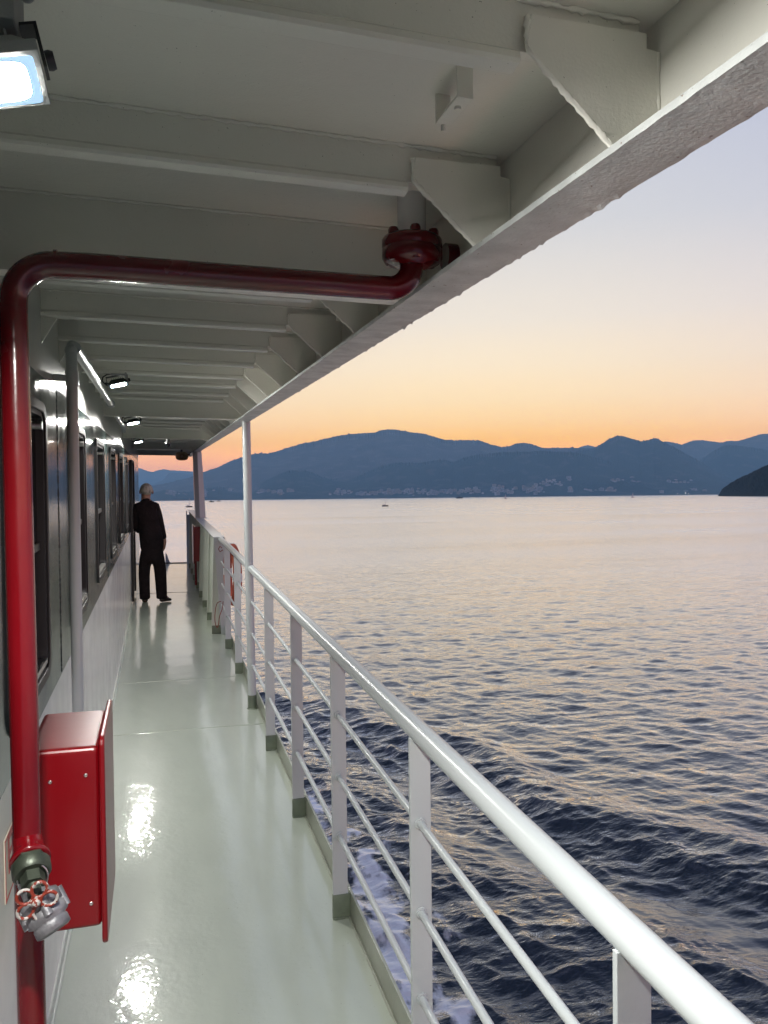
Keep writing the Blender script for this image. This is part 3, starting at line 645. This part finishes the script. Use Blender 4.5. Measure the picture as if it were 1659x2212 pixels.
skin('shoe', M['shoe'], [(-0.194, -0.05, 0.038, (0.046, 0.036)), (-0.194, 0.03, 0.036, (0.046, 0.036)), (-0.196, 0.13, 0.03, (0.048, 0.028)), (-0.197, 0.19, 0.026, (0.036, 0.022))], chain(0, 4))
skin('shoe', M['shoe'], [(0.0, -0.035, 0.038, (0.046, 0.036)), (0.06, -0.005, 0.036, (0.046, 0.036)), (0.125, 0.03, 0.03, (0.046, 0.026)), (0.165, 0.05, 0.025, (0.034, 0.02))], chain(0, 4))
mb = MB(); hc = (-0.150, Y0+0.012, 1.575)
mb.ball(hc, (0.088, 0.103, 0.104), 48, 30, fn=lambda d: 1+0.035*mnoise.noise(d*9)+0.03*mnoise.noise(d*26)-0.34*max(0, -d.z-0.05), keep=lambda v: v[2] > 1.46 and not (v[1] > Y0+0.062 and v[2] < 1.60) and not (v[1] > Y0+0.045 and v[2] < 1.53))
mb.build('hair', M['hair'], man)
for s_ in (-1, 1):
    mb = MB(); mb.ball((-0.150+s_*0.085, Y0+0.04, 1.555), (0.012, 0.02, 0.032), 12, 8); mb.build('ear', M['skin'], man)

# ------------------------------------------------------------------ sea
WZ = -5.2; HC = CAMZ-WZ
rng = np.random.default_rng(5)
els = np.concatenate([np.linspace(math.radians(70), math.radians(38), 30, endpoint=False), np.linspace(math.radians(38), math.radians(0.4), 660)])
rad = HC/np.tan(els); rad = np.concatenate([rad, np.geomspace(rad[-1]*1.05, 34000, 60)])
azf = np.linspace(-12, 60, 1050); azc = np.concatenate([np.linspace(-180, -12, 60, endpoint=False), azf, np.linspace(60, 180, 48)[1:]])
az = np.radians(azc)
Rg, Ag = np.meshgrid(rad, az, indexing='ij'); X = Rg*np.sin(Ag); Y = Rg*np.cos(Ag)
dr = np.gradient(rad)[:, None]*np.ones_like(Ag); da = Rg*np.gradient(az)[None, :]
Zw = np.zeros_like(X); lost = np.zeros_like(X)
NW = 130
lam = np.exp(rng.uniform(math.log(0.18), math.log(3.8), NW)); th = np.radians(30)+rng.normal(0, 0.62, NW); ph = rng.uniform(0, 2*math.pi, NW)
sl = 0.0195*np.where(lam < 0.9, 1.0, (0.9/lam)**0.9)
patch = 1+0.3*np.sin(X*0.021+Y*0.034+1.0)*np.sin(X*-0.017+Y*0.022)+0.3*np.sin(X*0.004+Y*0.017+1.7*np.sin(X*0.006))*np.sin(Y*0.009-X*0.003)
# the ferry's own diverging bow waves, and the rougher water they leave
p0 = np.array([4.4, 25.8]); dv = np.array([4.6, -9.4]); dv /= np.linalg.norm(dv); nv = np.array([dv[1], -dv[0]])
if nv[0] > 0: nv = -nv
sx = (X-p0[0])*nv[0]+(Y-p0[1])*nv[1]; tx = (X-p0[0])*dv[0]+(Y-p0[1])*dv[1]
sx = sx+0.6*np.sin(tx*0.35)+0.25*np.sin(tx*0.9+1)
wake = np.clip(sx/2.5+0.5, 0, 1)*np.clip((tx+10)/8, 0, 1); wake = wake*wake*(3-2*wake)
slick = np.exp(-((sx+0.4*np.sin(tx*1.7)-2.9)/0.75)**2)*np.clip((tx-6)/6, 0, 1)   # smooth streak behind the second crest
wake = wake-1.55*slick*wake
Dx = np.zeros_like(X); Dy = np.zeros_like(X)
for i in range(NW):
    k = 2*math.pi/lam[i]; kx, ky = math.sin(th[i])*k, math.cos(th[i])*k
    sp_ = np.abs(dr)*np.abs(np.cos(Ag-th[i]))+np.abs(da)*np.abs(np.sin(Ag-th[i]))
    f = np.clip((lam[i]/sp_-0.7)/1.2, 0, 1)*np.clip(1+1.0*wake, 0.3, 3)*patch
    pz = kx*X+ky*Y+ph[i]+0.35*np.sin(0.13*kx*Y-0.11*ky*X+ph[i]); am = f*sl[i]/k
    Zw += am*np.cos(pz); q = 0.9*am*np.sin(pz); Dx -= q*math.sin(th[i]); Dy -= q*math.cos(th[i])
    lost += np.clip(1-f, 0, 1)*sl[i]**2*0.5
env = np.where(sx < 0, np.exp(-(sx/1.1)**2), np.exp(-(sx/6.5)**2))*np.exp(-np.clip((tx-22)/25, 0, None)**2)*np.exp(-np.clip((-tx-2)/6, 0, None)**2)
Zw += 0.2*env*np.cos(2*math.pi*sx/4.6)*np.clip(6-np.maximum(dr, da), 0, 1)
nearm = np.clip((Rg-2)/4, 0, 1); X = X+Dx*nearm; Y = Y+Dy*nearm
Zw *= np.clip((Rg-2)/4, 0, 1)
V = np.stack([X, Y, Zw+WZ], -1).reshape(-1, 3); nr, na = X.shape
i0 = (np.arange(nr-1)[:, None]*na+np.arange(na-1)[None, :]).ravel()
F = np.stack([i0, i0+1, i0+na+1, i0+na], -1)
me = bpy.data.meshes.new('water'); me.vertices.add(len(V)); me.vertices.foreach_set('co', V.ravel())
me.loops.add(F.size); me.loops.foreach_set('vertex_index', F.ravel().astype(np.int32))
me.polygons.add(len(F)); me.polygons.foreach_set('loop_start', np.arange(len(F), dtype=np.int32)*4); me.polygons.foreach_set('loop_total', np.full(len(F), 4, np.int32))
me.polygons.foreach_set('use_smooth', np.ones(len(F), bool)); me.update(calc_edges=True)
at = me.attributes.new('chop', 'FLOAT', 'POINT'); at.data.foreach_set('value', np.sqrt(lost).ravel().astype(np.float32))
at = me.attributes.new('wake', 'FLOAT', 'POINT'); at.data.foreach_set('value', wake.ravel().astype(np.float32))
sea = bpy.data.objects.new('water', me); col.objects.link(sea); struct(sea)
m = bpy.data.materials.new('sea_water'); m.use_nodes = True; t = m.node_tree; n = t.nodes; l = t.links; p = n['Principled BSDF']
g = n.new('ShaderNodeNewGeometry'); a_ = n.new('ShaderNodeAttribute'); a_.attribute_name = 'chop'
def nm(op, *v):
    q = n.new('ShaderNodeMath'); q.operation = op
    for i, s_ in enumerate(v):
        if isinstance(s_, (int, float)): q.inputs[i].default_value = s_
        else: l.new(s_, q.inputs[i])
    return q.outputs[0]
rough = nm('POWER', nm('ADD', nm('MULTIPLY', a_.outputs['Fac'], 0.42), 0.003), 0.5)
wk = n.new('ShaderNodeAttribute'); wk.attribute_name = 'wake'; 
def wn(scale, st, rot, detail=3):
    mp = n.new('ShaderNodeMapping'); mp.inputs['Scale'].default_value = st; mp.inputs['Rotation'].default_value = (0, 0, rot); l.new(g.outputs['Position'], mp.inputs[0])
    q = n.new('ShaderNodeTexNoise'); q.inputs['Scale'].default_value = scale; q.inputs['Detail'].default_value = detail; l.new(mp.outputs[0], q.inputs['Vector']); return q.outputs['Fac']
prev = None
for sc_, st_, dist, stren in ((0.22, (0.4, 1.6, 1), 1.2, 0.14), (0.9, (0.5, 1.5, 1), 0.3, 0.26), (3.2, (0.55, 1.5, 1), 0.09, 0.3), (10.0, (0.6, 1.4, 1), 0.026, 0.36)):
    b = n.new('ShaderNodeBump'); l.new(nm('MAXIMUM', nm('ADD', stren, nm('MULTIPLY', wk.outputs['Fac'], stren*1.1)), stren*0.4), b.inputs['Strength']); b.inputs['Distance'].default_value = dist
    l.new(wn(sc_, st_, R_(30), 4), b.inputs['Height'])
    if prev: l.new(prev, b.inputs['Normal'])
    prev = b.outputs[0]
rough = nm('MULTIPLY', rough, nm('ADD', 0.45, nm('MULTIPLY', wn(0.02, (0.35, 1.6, 1), R_(20), 5), 1.1)))
# foam beside the hull
sx_ = n.new('ShaderNodeSeparateXYZ'); l.new(g.outputs['Position'], sx_.inputs[0])
near = n.new('ShaderNodeMapRange'); near.inputs['From Min'].default_value = 1.2; near.inputs['From Max'].default_value = 4.6; near.inputs['To Min'].default_value = 1.0; near.inputs['To Max'].default_value = 0.0; l.new(sx_.outputs[0], near.inputs[0])
fade = n.new('ShaderNodeMapRange'); fade.inputs['From Min'].default_value = 22; fade.inputs['From Max'].default_value = 12; l.new(sx_.outputs[1], fade.inputs[0])
fm = nm('MULTIPLY', near.outputs[0], fade.outputs[0])
ms = nm('ADD', nm('MULTIPLY', fm, 0.75), wn(2.2, (1, 0.6, 1), 0.2, 8))
rp = n.new('ShaderNodeValToRGB'); rp.color_ramp.elements[0].position = 0.64; rp.color_ramp.elements[1].position = 0.74; l.new(ms, rp.inputs[0])
fo = nm('MULTIPLY', rp.outputs[0], nm('MINIMUM', nm('MULTIPLY', fm, 8.0), 1.0))
mxn = n.new('ShaderNodeMix'); mxn.data_type = 'RGBA'; l.new(fo, mxn.inputs[0]); mxn.inputs[6].default_value = (0.005, 0.011, 0.02, 1); mxn.inputs[7].default_value = (0.9, 0.92, 0.95, 1)
n.remove(p); df = n.new('ShaderNodeBsdfDiffuse'); l.new(mxn.outputs[2], df.inputs['Color']); l.new(prev, df.inputs['Normal'])
gl = n.new('ShaderNodeBsdfAnisotropic'); gl.distribution = 'MULTI_GGX'; gl.inputs['Color'].default_value = (1, 1, 1, 1)
l.new(nm('ADD', rough, nm('MULTIPLY', fo, 0.5)), gl.inputs['Roughness']); l.new(prev, gl.inputs['Normal'])
fr = n.new('ShaderNodeFresnel'); fr.inputs['IOR'].default_value = 1.45; l.new(prev, fr.inputs['Normal'])
fc = nm('MULTIPLY', nm('MINIMUM', nm('MULTIPLY', fr.outputs[0], 2.1), 0.97), nm('ADD', 1.0, nm('MULTIPLY', fo, 0.6)))
mxs = n.new('ShaderNodeMixShader'); l.new(fc, mxs.inputs[0]); l.new(df.outputs[0], mxs.inputs[1]); l.new(gl.outputs[0], mxs.inputs[2])
l.new(mxs.outputs[0], n['Material Output'].inputs['Surface'])
me.materials.append(m)

# ------------------------------------------------------------------ hills
def hillmat(nm_, base, rock):
    return mat(nm_, base, 0.9, spec=0.1, vary=(0.003, 0.3), spots=(0.006, 0.60, rock))
M['forest'] = hillmat('hill_forest', (0.025, 0.033, 0.027), (0.07, 0.066, 0.058))
M['hazed'] = hillmat('haze_paled_slope', (0.1, 0.095, 0.085), (0.16, 0.15, 0.13))  # extra haze put into the base colour, so the farther ridges look paler
M['headland'] = mat('headland_scrub', (0.018, 0.02, 0.016), 0.95, spec=0.05, vary=(0.05, 0.5))
PROF = {
 'pale': [(-6, 1.6), (-3, 2.0), (-1.755, 2.216), (-1.364, 2.285), (-1.104, 2.251), (-0.844, 2.134), (-0.583, 2.066), (-0.255, 2.045), (0.144, 2.182), (0.476, 2.23), (0.874, 2.161), (1.676, 2.111), (2.552, 2.06), (3.228, 1.863), (4.248, 1.508), (6, 1.0)],
 'cliff': [(-3, 0.6), (-0.27, 1.117), (0.197, 1.356), (0.397, 1.444), (0.6, 1.664), (0.804, 1.94), (1.138, 1.953), (1.874, 1.868), (2.615, 1.782), (3.566, 1.652), (4.931, 1.152), (6.5, 0.7)],
 'main': [(-12, 0.3), (-4, 0.6), (-1.127, 0.849), (-0.271, 1.014), (0.592, 1.147), (1.531, 1.418), (2.207, 1.589), (2.888, 1.864), (3.196, 1.989), (4.261, 2.363), (5.301, 2.823), (6.276, 3.152), (6.976, 3.324), (7.956, 3.347), (8.574, 3.506), (9.07, 3.666), (10.312, 3.934), (11.56, 4.177), (12.813, 4.505), (13.69, 4.636), (14.82, 4.714), (15.824, 4.766), (16.328, 4.923), (16.831, 4.979), (17.584, 4.932), (18.461, 4.833), (19.337, 4.696), (20.334, 4.357), (20.832, 4.174), (21.579, 4.112), (22.574, 4.143), (23.553, 4.087), (24.312, 3.81), (25.195, 3.563), (25.637, 3.617), (26.078, 3.772), (26.705, 3.834), (27.328, 3.705), (28.072, 3.473), (29.55, 3.437), (30.526, 3.361), (31.613, 3.283), (32.927, 2.999), (34.572, 2.464), (37, 1.5)],
 'peak': [(26, 1.8), (28, 2.6), (29.547, 2.961), (30.524, 3.162), (31.01, 3.249), (31.614, 3.307), (32.215, 3.637), (32.814, 4.013), (33.289, 4.219), (33.761, 4.178), (34.346, 3.962), (34.928, 3.796), (35.391, 3.841), (35.737, 3.926), (36.024, 3.879), (36.309, 3.688), (36.877, 3.367), (37.776, 2.797), (38.555, 2.354), (39.653, 1.611), (40.733, 0.996), (42.321, 0.3)],
 'faint': [(28, 3.2), (29.549, 3.337), (30.526, 3.374), (30.89, 3.489), (31.254, 3.566), (31.555, 3.507), (31.795, 3.426), (32.452, 3.259), (34, 2.8)],
 'rightfar': [(33, 2.6), (35.505, 3.412), (36.309, 3.627), (36.594, 3.702), (36.991, 3.603), (37.555, 3.439), (38.003, 3.626), (38.393, 3.755), (38.781, 3.775), (39.44, 3.69), (40.093, 3.547), (40.74, 3.661), (41.061, 3.601), (41.909, 3.798), (42.537, 3.943), (42.941, 3.947), (44.38, 3.935), (46.357, 3.558), (50.084, 2.941), (58, 2)],
 'rightmid': [(35.5, 0.9), (37.997, 1.891), (38.887, 2.404), (39.657, 2.973), (40.092, 3.193), (40.524, 3.318), (41.06, 3.239), (41.907, 3.067), (42.939, 2.82), (45.377, 2.479), (48.258, 2.589), (58, 1.5)],
 'lowleft': [(-10, 0.35), (-2, 0.45), (-0.345, 0.499), (0.185, 0.632), (0.584, 0.698), (1.116, 0.555), (1.651, 0.515), (2.597, 0.576), (3.553, 0.812), (4.238, 0.877), (4.925, 0.765), (6.0, 0.7), (6.5, 0.7), (7.064, 0.912), (8.054, 1.524), (8.799, 1.892), (9.543, 2.073), (10.536, 2.066), (11.28, 1.81), (11.775, 1.556), (12.523, 1.398), (13.525, 1.389), (14.28, 1.531), (15.036, 1.774), (16.047, 2.265), (17.558, 2.548), (19.063, 2.504), (20.317, 2.712), (20.942, 2.727), (21.565, 2.568), (22.314, 2.83), (22.812, 2.984), (23.544, 3.095), (24.306, 3.136), (24.813, 3.19), (26.45, 3.22), (27.698, 3.255), (29.548, 3.136), (30.524, 3.037), (32.209, 2.523), (34.568, 1.606), (37, 0.6)],
 'townhill': [(29.9, 0.1), (30.263, 0.375), (30.752, 0.682), (31.237, 0.862), (32.199, 0.897), (33.389, 0.84), (34.563, 0.698), (35.722, 0.436), (36.409, 0.231), (37, 0.1)],
 'head': [(39.85, -0.13), (39.931, -0.08), (40.062, 0.122), (40.192, 0.298), (40.409, 0.472), (40.625, 0.645), (41.054, 0.931), (41.692, 1.21), (42.324, 1.545), (42.741, 1.765), (42.938, 1.852), (43.872, 2.248), (45.377, 2.592), (47.316, 2.407), (50.086, 1.224), (52.4, -0.1)],
}
DIST = {'pale': (22000, 25000, 26500), 'cliff': (17500, 19500, 21000), 'main': (8300, 12000, 14800), 'peak': (8000, 10800, 13500), 'faint': (15500, 17000, 18500),
        'rightfar': (12500, 15200, 17500), 'rightmid': (10500, 12600, 14500), 'lowleft': (7700, 9600, 11500), 'townhill': (7900, 8250, 8600)}
def crest(nm_, a):
    xs, ys_ = zip(*PROF[nm_]); return np.interp(a, xs, ys_)
def height(nm_, a, r):
    """height above the water at azimuth a (degrees) and range r"""
    D0, D1, D2 = DIST[nm_]; c = np.maximum(HC+D1*np.tan(np.radians(crest(nm_, a))), 0)
    t = np.where(r < D1, np.clip((r-D0)/(D1-D0), 0, 1), np.clip((D2-r)/(D2-D1), 0, 1))
    return c*t**1.25
def fractal(x, y, seed, octs=5):
    out = np.zeros_like(x); a = 1.0; f = 1.0; g_ = np.random.default_rng(seed)
    for _ in range(octs):
        for _k in range(3):
            th_ = g_.uniform(0, math.pi); p_ = g_.uniform(0, 6.28); w = g_.uniform(0.7, 1.4)
            out += a*np.abs(np.sin((x*math.cos(th_)+y*math.sin(th_))*f*w+p_+1.3*np.sin((x*math.sin(th_)-y*math.cos(th_))*f*0.6+p_*2)))/3
        a *= 0.5; f *= 2.1
    return out-1.2
def ridge(nm_, dstep, nrow, seed, tree, material):
    D0, D1, D2 = DIST[nm_]; a0, a1 = PROF[nm_][0][0], PROF[nm_][-1][0]
    A = np.arange(a0, a1, dstep); rows = np.concatenate([np.linspace(D0, D1, nrow), np.linspace(D1, D2, nrow//3)[1:]])
    R2, A2 = np.meshgrid(rows, A, indexing='ij'); h = height(nm_, A2, R2)
    x = R2*np.sin(np.radians(A2)); y = R2*np.cos(np.radians(A2))
    t = np.clip((R2-D0)/(D1-D0), 0, 1)
    gul = fractal(x/900, y/900, seed)
    h = h*(1+0.10*gul*np.where(R2 < D1, np.clip((1-t)*3, 0, 1), 0.5))
    g_ = np.random.default_rng(seed+1); bumps = np.abs(np.convolve(g_.normal(0, 1, len(A)), [0.3, 1, 0.3], 'same'))
    h = h+tree*(bumps[None, :]*np.where(t > 0.93, 1, 0)+g_.uniform(0, 1, h.shape)*0.25)
    h = np.where((R2 <= D0+1) | (R2 >= D2-1), -4, h)
    V = np.stack([x, y, h+WZ], -1).reshape(-1, 3); nr, na = x.shape
    i0 = (np.arange(nr-1)[:, None]*na+np.arange(na-1)[None, :]).ravel(); F = np.stack([i0, i0+1, i0+na+1, i0+na], -1)
    me = bpy.data.meshes.new('hills'); me.from_pydata(V.tolist(), [], F.tolist()); me.materials.append(material)
    o = bpy.data.objects.new('hills', me); col.objects.link(o); struct(o); return o
ridge('pale', 0.05, 24, 1, 3, M['hazed']); ridge('cliff', 0.05, 24, 2, 3, M['hazed']); ridge('main', 0.05, 60, 3, 8, M['hazed'])
ridge('peak', 0.05, 50, 4, 7, M['forest']); ridge('faint', 0.06, 16, 5, 2, M['hazed']); ridge('rightfar', 0.06, 30, 6, 7, M['hazed'])
ridge('rightmid', 0.06, 30, 7, 6, M['forest']); ridge('lowleft', 0.05, 50, 8, 7, M['forest']); ridge('townhill', 0.03, 20, 9, 6, M['forest'])
# dark wooded headland, nearer, on the right
A = np.arange(39.86, 52.3, 0.02); elv = crest('head', A); rc = np.interp(A, [39.86, 42, 44, 48, 52.3], [2500, 2250, 2150, 2150, 2250])
hc_ = np.maximum(HC+rc*np.tan(np.radians(elv)), 0.5); U = np.linspace(-1, 1, 41); g_ = np.random.default_rng(3)
A2, U2 = np.meshgrid(A, U); wd = np.clip(hc_*3.2, 30, 330)[None, :]
Rr = rc[None, :]+U2*wd; Hh = hc_[None, :]*(1-np.abs(U2)**1.4)
x = Rr*np.sin(np.radians(A2)); y = Rr*np.cos(np.radians(A2))
Hh = Hh+(np.abs(g_.normal(0, 1, Hh.shape))*2.2+2.5*np.abs(fractal(x/25, y/25, 11, 3)))*np.clip(Hh/12, 0, 1)
Hh[0] = -3; Hh[-1] = -3
V = np.stack([x, y, Hh+WZ], -1).reshape(-1, 3); nr, na = x.shape
i0 = (np.arange(nr-1)[:, None]*na+np.arange(na-1)[None, :]).ravel(); F = np.stack([i0, i0+1, i0+na+1, i0+na], -1)
me = bpy.data.meshes.new('headland'); me.from_pydata(V.tolist(), [], F.tolist()); me.materials.append(M['headland'])
hd = bpy.data.objects.new('headland', me); col.objects.link(hd); struct(hd)

# ------------------------------------------------------------------ the town across the water
wallm = [mat('town_wall_pale', (0.45, 0.44, 0.42), 0.8), mat('town_wall_grey', (0.33, 0.33, 0.34), 0.8), mat('town_wall_ochre', (0.36, 0.31, 0.25), 0.8)]
roofm = mat('town_roof_tile', (0.2, 0.1, 0.07), 0.8); winm = mat('town_window', (0.05, 0.06, 0.07), 0.3)
def block(w, d, h, floors, wm_):
    mb = MB(False); mb.box(-w/2, w/2, -d/2, d/2, -6, h); mb.box(-w/2, w/2, -d/2, -d/2+0.3, h, h+1); mb.box(-w/2, w/2, d/2-0.3, d/2, h, h+1); mb.box(-w*0.15, w*0.15, -d*0.15, d*0.15, h, h+2.6)
    mb.mi = 1
    for i in range(floors):
        z = 0.9+i*h/floors; mb.box(-w*0.42, w*0.42, -d/2-0.15, -d/2+0.1, z, z+1.4)
    return mb
def house(w, d, h):
    mb = MB(False); mb.box(-w/2, w/2, -d/2, d/2, -6, h); mb.mi = 1
    mb.add([(-w*0.55, -d*0.55, h), (w*0.55, -d*0.55, h), (w*0.55, d*0.55, h), (-w*0.55, d*0.55, h), (-w*0.3, 0, h+d*0.28), (w*0.3, 0, h+d*0.28)], [(0, 1, 5, 4), (1, 2, 5), (2, 3, 4, 5), (3, 0, 4), (0, 3, 2, 1)])
    return mb
protos = []
for wm_ in wallm:
    protos += [(block(26, 13, 15, 5, wm_), [wm_, winm]), (block(18, 12, 11, 4, wm_), [wm_, winm]), (house(15, 11, 6), [wm_, roofm]), (house(12, 9, 5), [wm_, roofm])]
metas = []
rng2 = random.Random(11)
def put(a, el_, layers, i):
    """put one building on the slope where it shows at about that elevation"""
    for nm_ in layers:
        D0, D1, D2 = DIST[nm_]; rs = np.linspace(D0+60, D1, 160); hs = height(nm_, a, rs)
        e = np.degrees(np.arctan((hs-HC)/rs)); k = int(np.argmin(np.abs(e-el_)))
        if abs(e[k]-el_) < 0.12: return rs[k], hs[k]
    return None
clusters = [(5.4, 0.62, 0.5, 0.05, 10), (7.6, 0.5, 0.5, 0.08, 8), (8.6, 0.44, 0.5, 0.08, 9), (3.0, 0.5, 0.6, 0.1, 8), (1.3, 0.42, 0.7, 0.08, 10), (9.6, 0.5, 0.3, 0.05, 5), (13.2, 0.33, 0.8, 0.07, 14), (15.2, 0.26, 0.9, 0.06, 16), (17.0, 0.35, 0.8, 0.1, 20), (18.6, 0.36, 0.8, 0.1, 18),
            (20.5, 0.32, 1.0, 0.09, 18), (22.8, 0.34, 0.9, 0.1, 18), (25, 0.42, 1.0, 0.16, 24), (27.2, 0.4, 1.0, 0.14, 22), (28.6, 0.95, 0.7, 0.12, 12), (30.0, 1.1, 0.3, 0.05, 5), (30.6, 0.3, 0.8, 0.1, 14), (33.1, 1.0, 0.4, 0.07, 9), (34.8, 0.95, 0.6, 0.1, 14), (36.6, 0.75, 0.8, 0.12, 14), (38.2, 0.55, 0.6, 0.14, 10), (32.6, 0.28, 0.6, 0.07, 9), (37.6, 0.22, 1.2, 0.07, 14)]
cnt = 0; first = {}
for ca, ce, sa, se, num in clusters:
    for _ in range(int(num*1.45)):
        a = rng2.gauss(ca, sa*0.6); e = max(0.08, rng2.gauss(ce, se))
        q_ = put(a, e, (['townhill'] if 30.2 < a < 36.4 and e < 0.5 else [])+['lowleft', 'peak', 'main'], cnt)
        if not q_: continue
        k = rng2.randrange(len(protos)); k = k if ce < 0.6 else (k//4*4+2+k % 2 if rng2.random() < 0.6 else k)
        big = k % 4 < 2
        if k not in first:
            me_o = protos[k][0].build('apartment_block' if big else 'town_house', protos[k][1]); first[k] = me_o; o = me_o
        else:
            o = first[k].copy(); col.objects.link(o)
        o.location = (q_[0]*math.sin(R_(a)), q_[0]*math.cos(R_(a)), WZ+q_[1]+4); o.rotation_euler = (0, 0, -R_(a)+rng2.uniform(-0.5, 0.5))
        s_ = rng2.uniform(1.1, 2.1); o.scale = (s_, s_, s_*rng2.uniform(0.8, 1.3))
        o['label'] = 'small pale flat roofed building in the hazy town under the mountains' if big else 'small tile roofed house in the hazy town under the mountains'
        o['category'] = 'building' if big else 'house'; o['group'] = 'far town blocks' if big else 'far town houses'; cnt += 1
# a few lit lamps on the quay
lampm = mat('quay_lamp_glow', (1, 0.9, 0.7), 0.5, emit=((1.0, 0.82, 0.55), 60.0)); polem = mat('quay_lamp_pole', (0.2, 0.2, 0.2), 0.5)
q0 = None
for a in (30.9, 31.25, 37.3, 37.8, 38.0, 25.0):
    r_ = 7850
    if q0 is None:
        mb = MB(False); mb.tube([(0, 0, -6), (0, 0, 9)], [0.4, 0.2], 6); mb.mi = 1; mb.ball((0, 0, 9.6), (1.1, 1.1, 0.9), 8, 6); o = mb.build('street_lamp', [polem, lampm]); q0 = o
    else: o = q0.copy(); col.objects.link(o)
    o.location = (r_*math.sin(R_(a)), r_*math.cos(R_(a)), WZ+6); tag(o, 'tiny lit street lamp on the far waterfront', 'street lamp', 'lit lamps on the far quay')

# ------------------------------------------------------------------ boats
sailm = mat('sail_cloth', (0.6, 0.6, 0.6), 0.7); hullm = mat('boat_hull_dark', (0.012, 0.012, 0.014), 0.5); whm = mat('boat_white', (0.55, 0.55, 0.55), 0.4)
def boat(kind, a, r, L_, label, head, hull):
    x_, y_ = r*math.sin(R_(a)), r*math.cos(R_(a)); t = thing('sailing_boat' if kind else 'motor_boat', label, 'sailing boat' if kind else 'motor boat', (0, 0, 0), ship=False); t['_o'] = (0, 0, 0)
    mb = MB(False); n = 12; vs = []; fs = []
    for i in range(n+1):
        u = i/n; b = L_*0.16*math.sin(math.pi*min(1, 0.25+u*0.75))**0.7 if u < 1 else 0.02; xx = (u-0.5)*L_; fb = L_*(0.15+0.06*u*u)
        vs += [(xx, -b, fb), (xx, -b*0.6, -L_*0.05), (xx, b*0.6, -L_*0.05), (xx, b, fb)]
    for i in range(n):
        for k in range(4): p_, q_ = 4*i+k, 4*i+(k+1) % 4; fs.append((p_, q_, q_+4, p_+4))
    fs += [(0, 1, 2, 3), (4*n+3, 4*n+2, 4*n+1, 4*n)]; mb.add(vs, fs); mb.build('hull', hull, t)
    if kind:
        mb = MB(False); mb.tube([(0.05*L_, 0, 0.1*L_), (0.05*L_, 0, 1.35*L_)], 0.03*L_, 8); mb.tube([(0.05*L_, 0, 0.24*L_), (-0.4*L_, 0, 0.22*L_)], 0.02*L_, 8); mb.build('mast', whm, t)
        mb = MB(False)
        if kind == 2: mb.prism([(0.03*L_, 0.26*L_), (-0.38*L_, 0.24*L_), (0.03*L_, 1.3*L_)], 'y', -0.01*L_, 0.01*L_)
        else: mb.tube([(0.03*L_, 0, 0.265*L_), (-0.36*L_, 0, 0.25*L_)], 0.05*L_, 8)
        mb.build('sail', sailm, t)
        mb = MB(False); mb.box(-0.2*L_, 0.02*L_, -0.07*L_, 0.07*L_, 0.1*L_, 0.19*L_); mb.build('cabin', whm, t, bevel=0.02*L_)
    else:
        mb = MB(False); mb.prism([(-0.25*L_, 0.1*L_), (0.15*L_, 0.1*L_), (0.05*L_, 0.28*L_), (-0.2*L_, 0.28*L_)], 'y', -0.11*L_, 0.11*L_); mb.build('cabin', hull, t, bevel=0.01*L_)
        mb = MB(False); mb.tube([(-0.1*L_, 0, 0.28*L_), (-0.1*L_, 0, 0.45*L_)], 0.012*L_, 6); mb.build('mast', hull, t)
    t.location = (x_, y_, WZ); t.rotation_euler = (0, 0, head); return t
boat(1, 16.48, 610, 5.2, 'dark hulled little sailing boat with bare mast below the middle of the big mountain', R_(-20), hullm)
boat(1, 2.17, 746, 6.2, 'dark hulled little sailing boat with bare mast just above the bulwark', R_(-5), hullm)
boat(0, 3.75, 2113, 14, 'tiny dark motor boat between the white column and the pole', R_(-8), hullm)
boat(0, 4.26, 2736, 13, 'faintest and smallest dark motor boat, just left of the thin round pole', R_(-8), hullm)
boat(0, 22.0, 3190, 28, 'dark motor boat with a cabin below the town, far out on the water', R_(-15), hullm)
boat(2, 25.38, 1994, 9, 'tiny pale sailing boat with raised sail, next to the far dark motor boat', R_(-40), whm)
boat(2, 34.33, 1913, 9, 'tiny pale sailing boat with raised sail, nearest to the dark headland', R_(-50), whm)

# ------------------------------------------------------------------ haze
mb = MB(False); mb.box(-23000, 23000, -2500, 27500, WZ-5.0, 1130)
hm = bpy.data.materials.new('haze_air'); hm.use_nodes = True; t = hm.node_tree
for q_ in list(t.nodes): t.nodes.remove(q_)
o_ = t.nodes.new('ShaderNodeOutputMaterial'); pv = t.nodes.new('ShaderNodeVolumePrincipled')
pv.inputs['Color'].default_value = (0.40, 0.77, 1.0, 1); pv.inputs['Density'].default_value = HAZE_D; pv.inputs['Anisotropy'].default_value = 0.0
t.links.new(pv.outputs[0], o_.inputs['Volume'])
hz = mb.build('haze', hm); hz['kind'] = 'stuff'

for o in sc.objects:
    if '_o' in o.keys(): del o['_o']
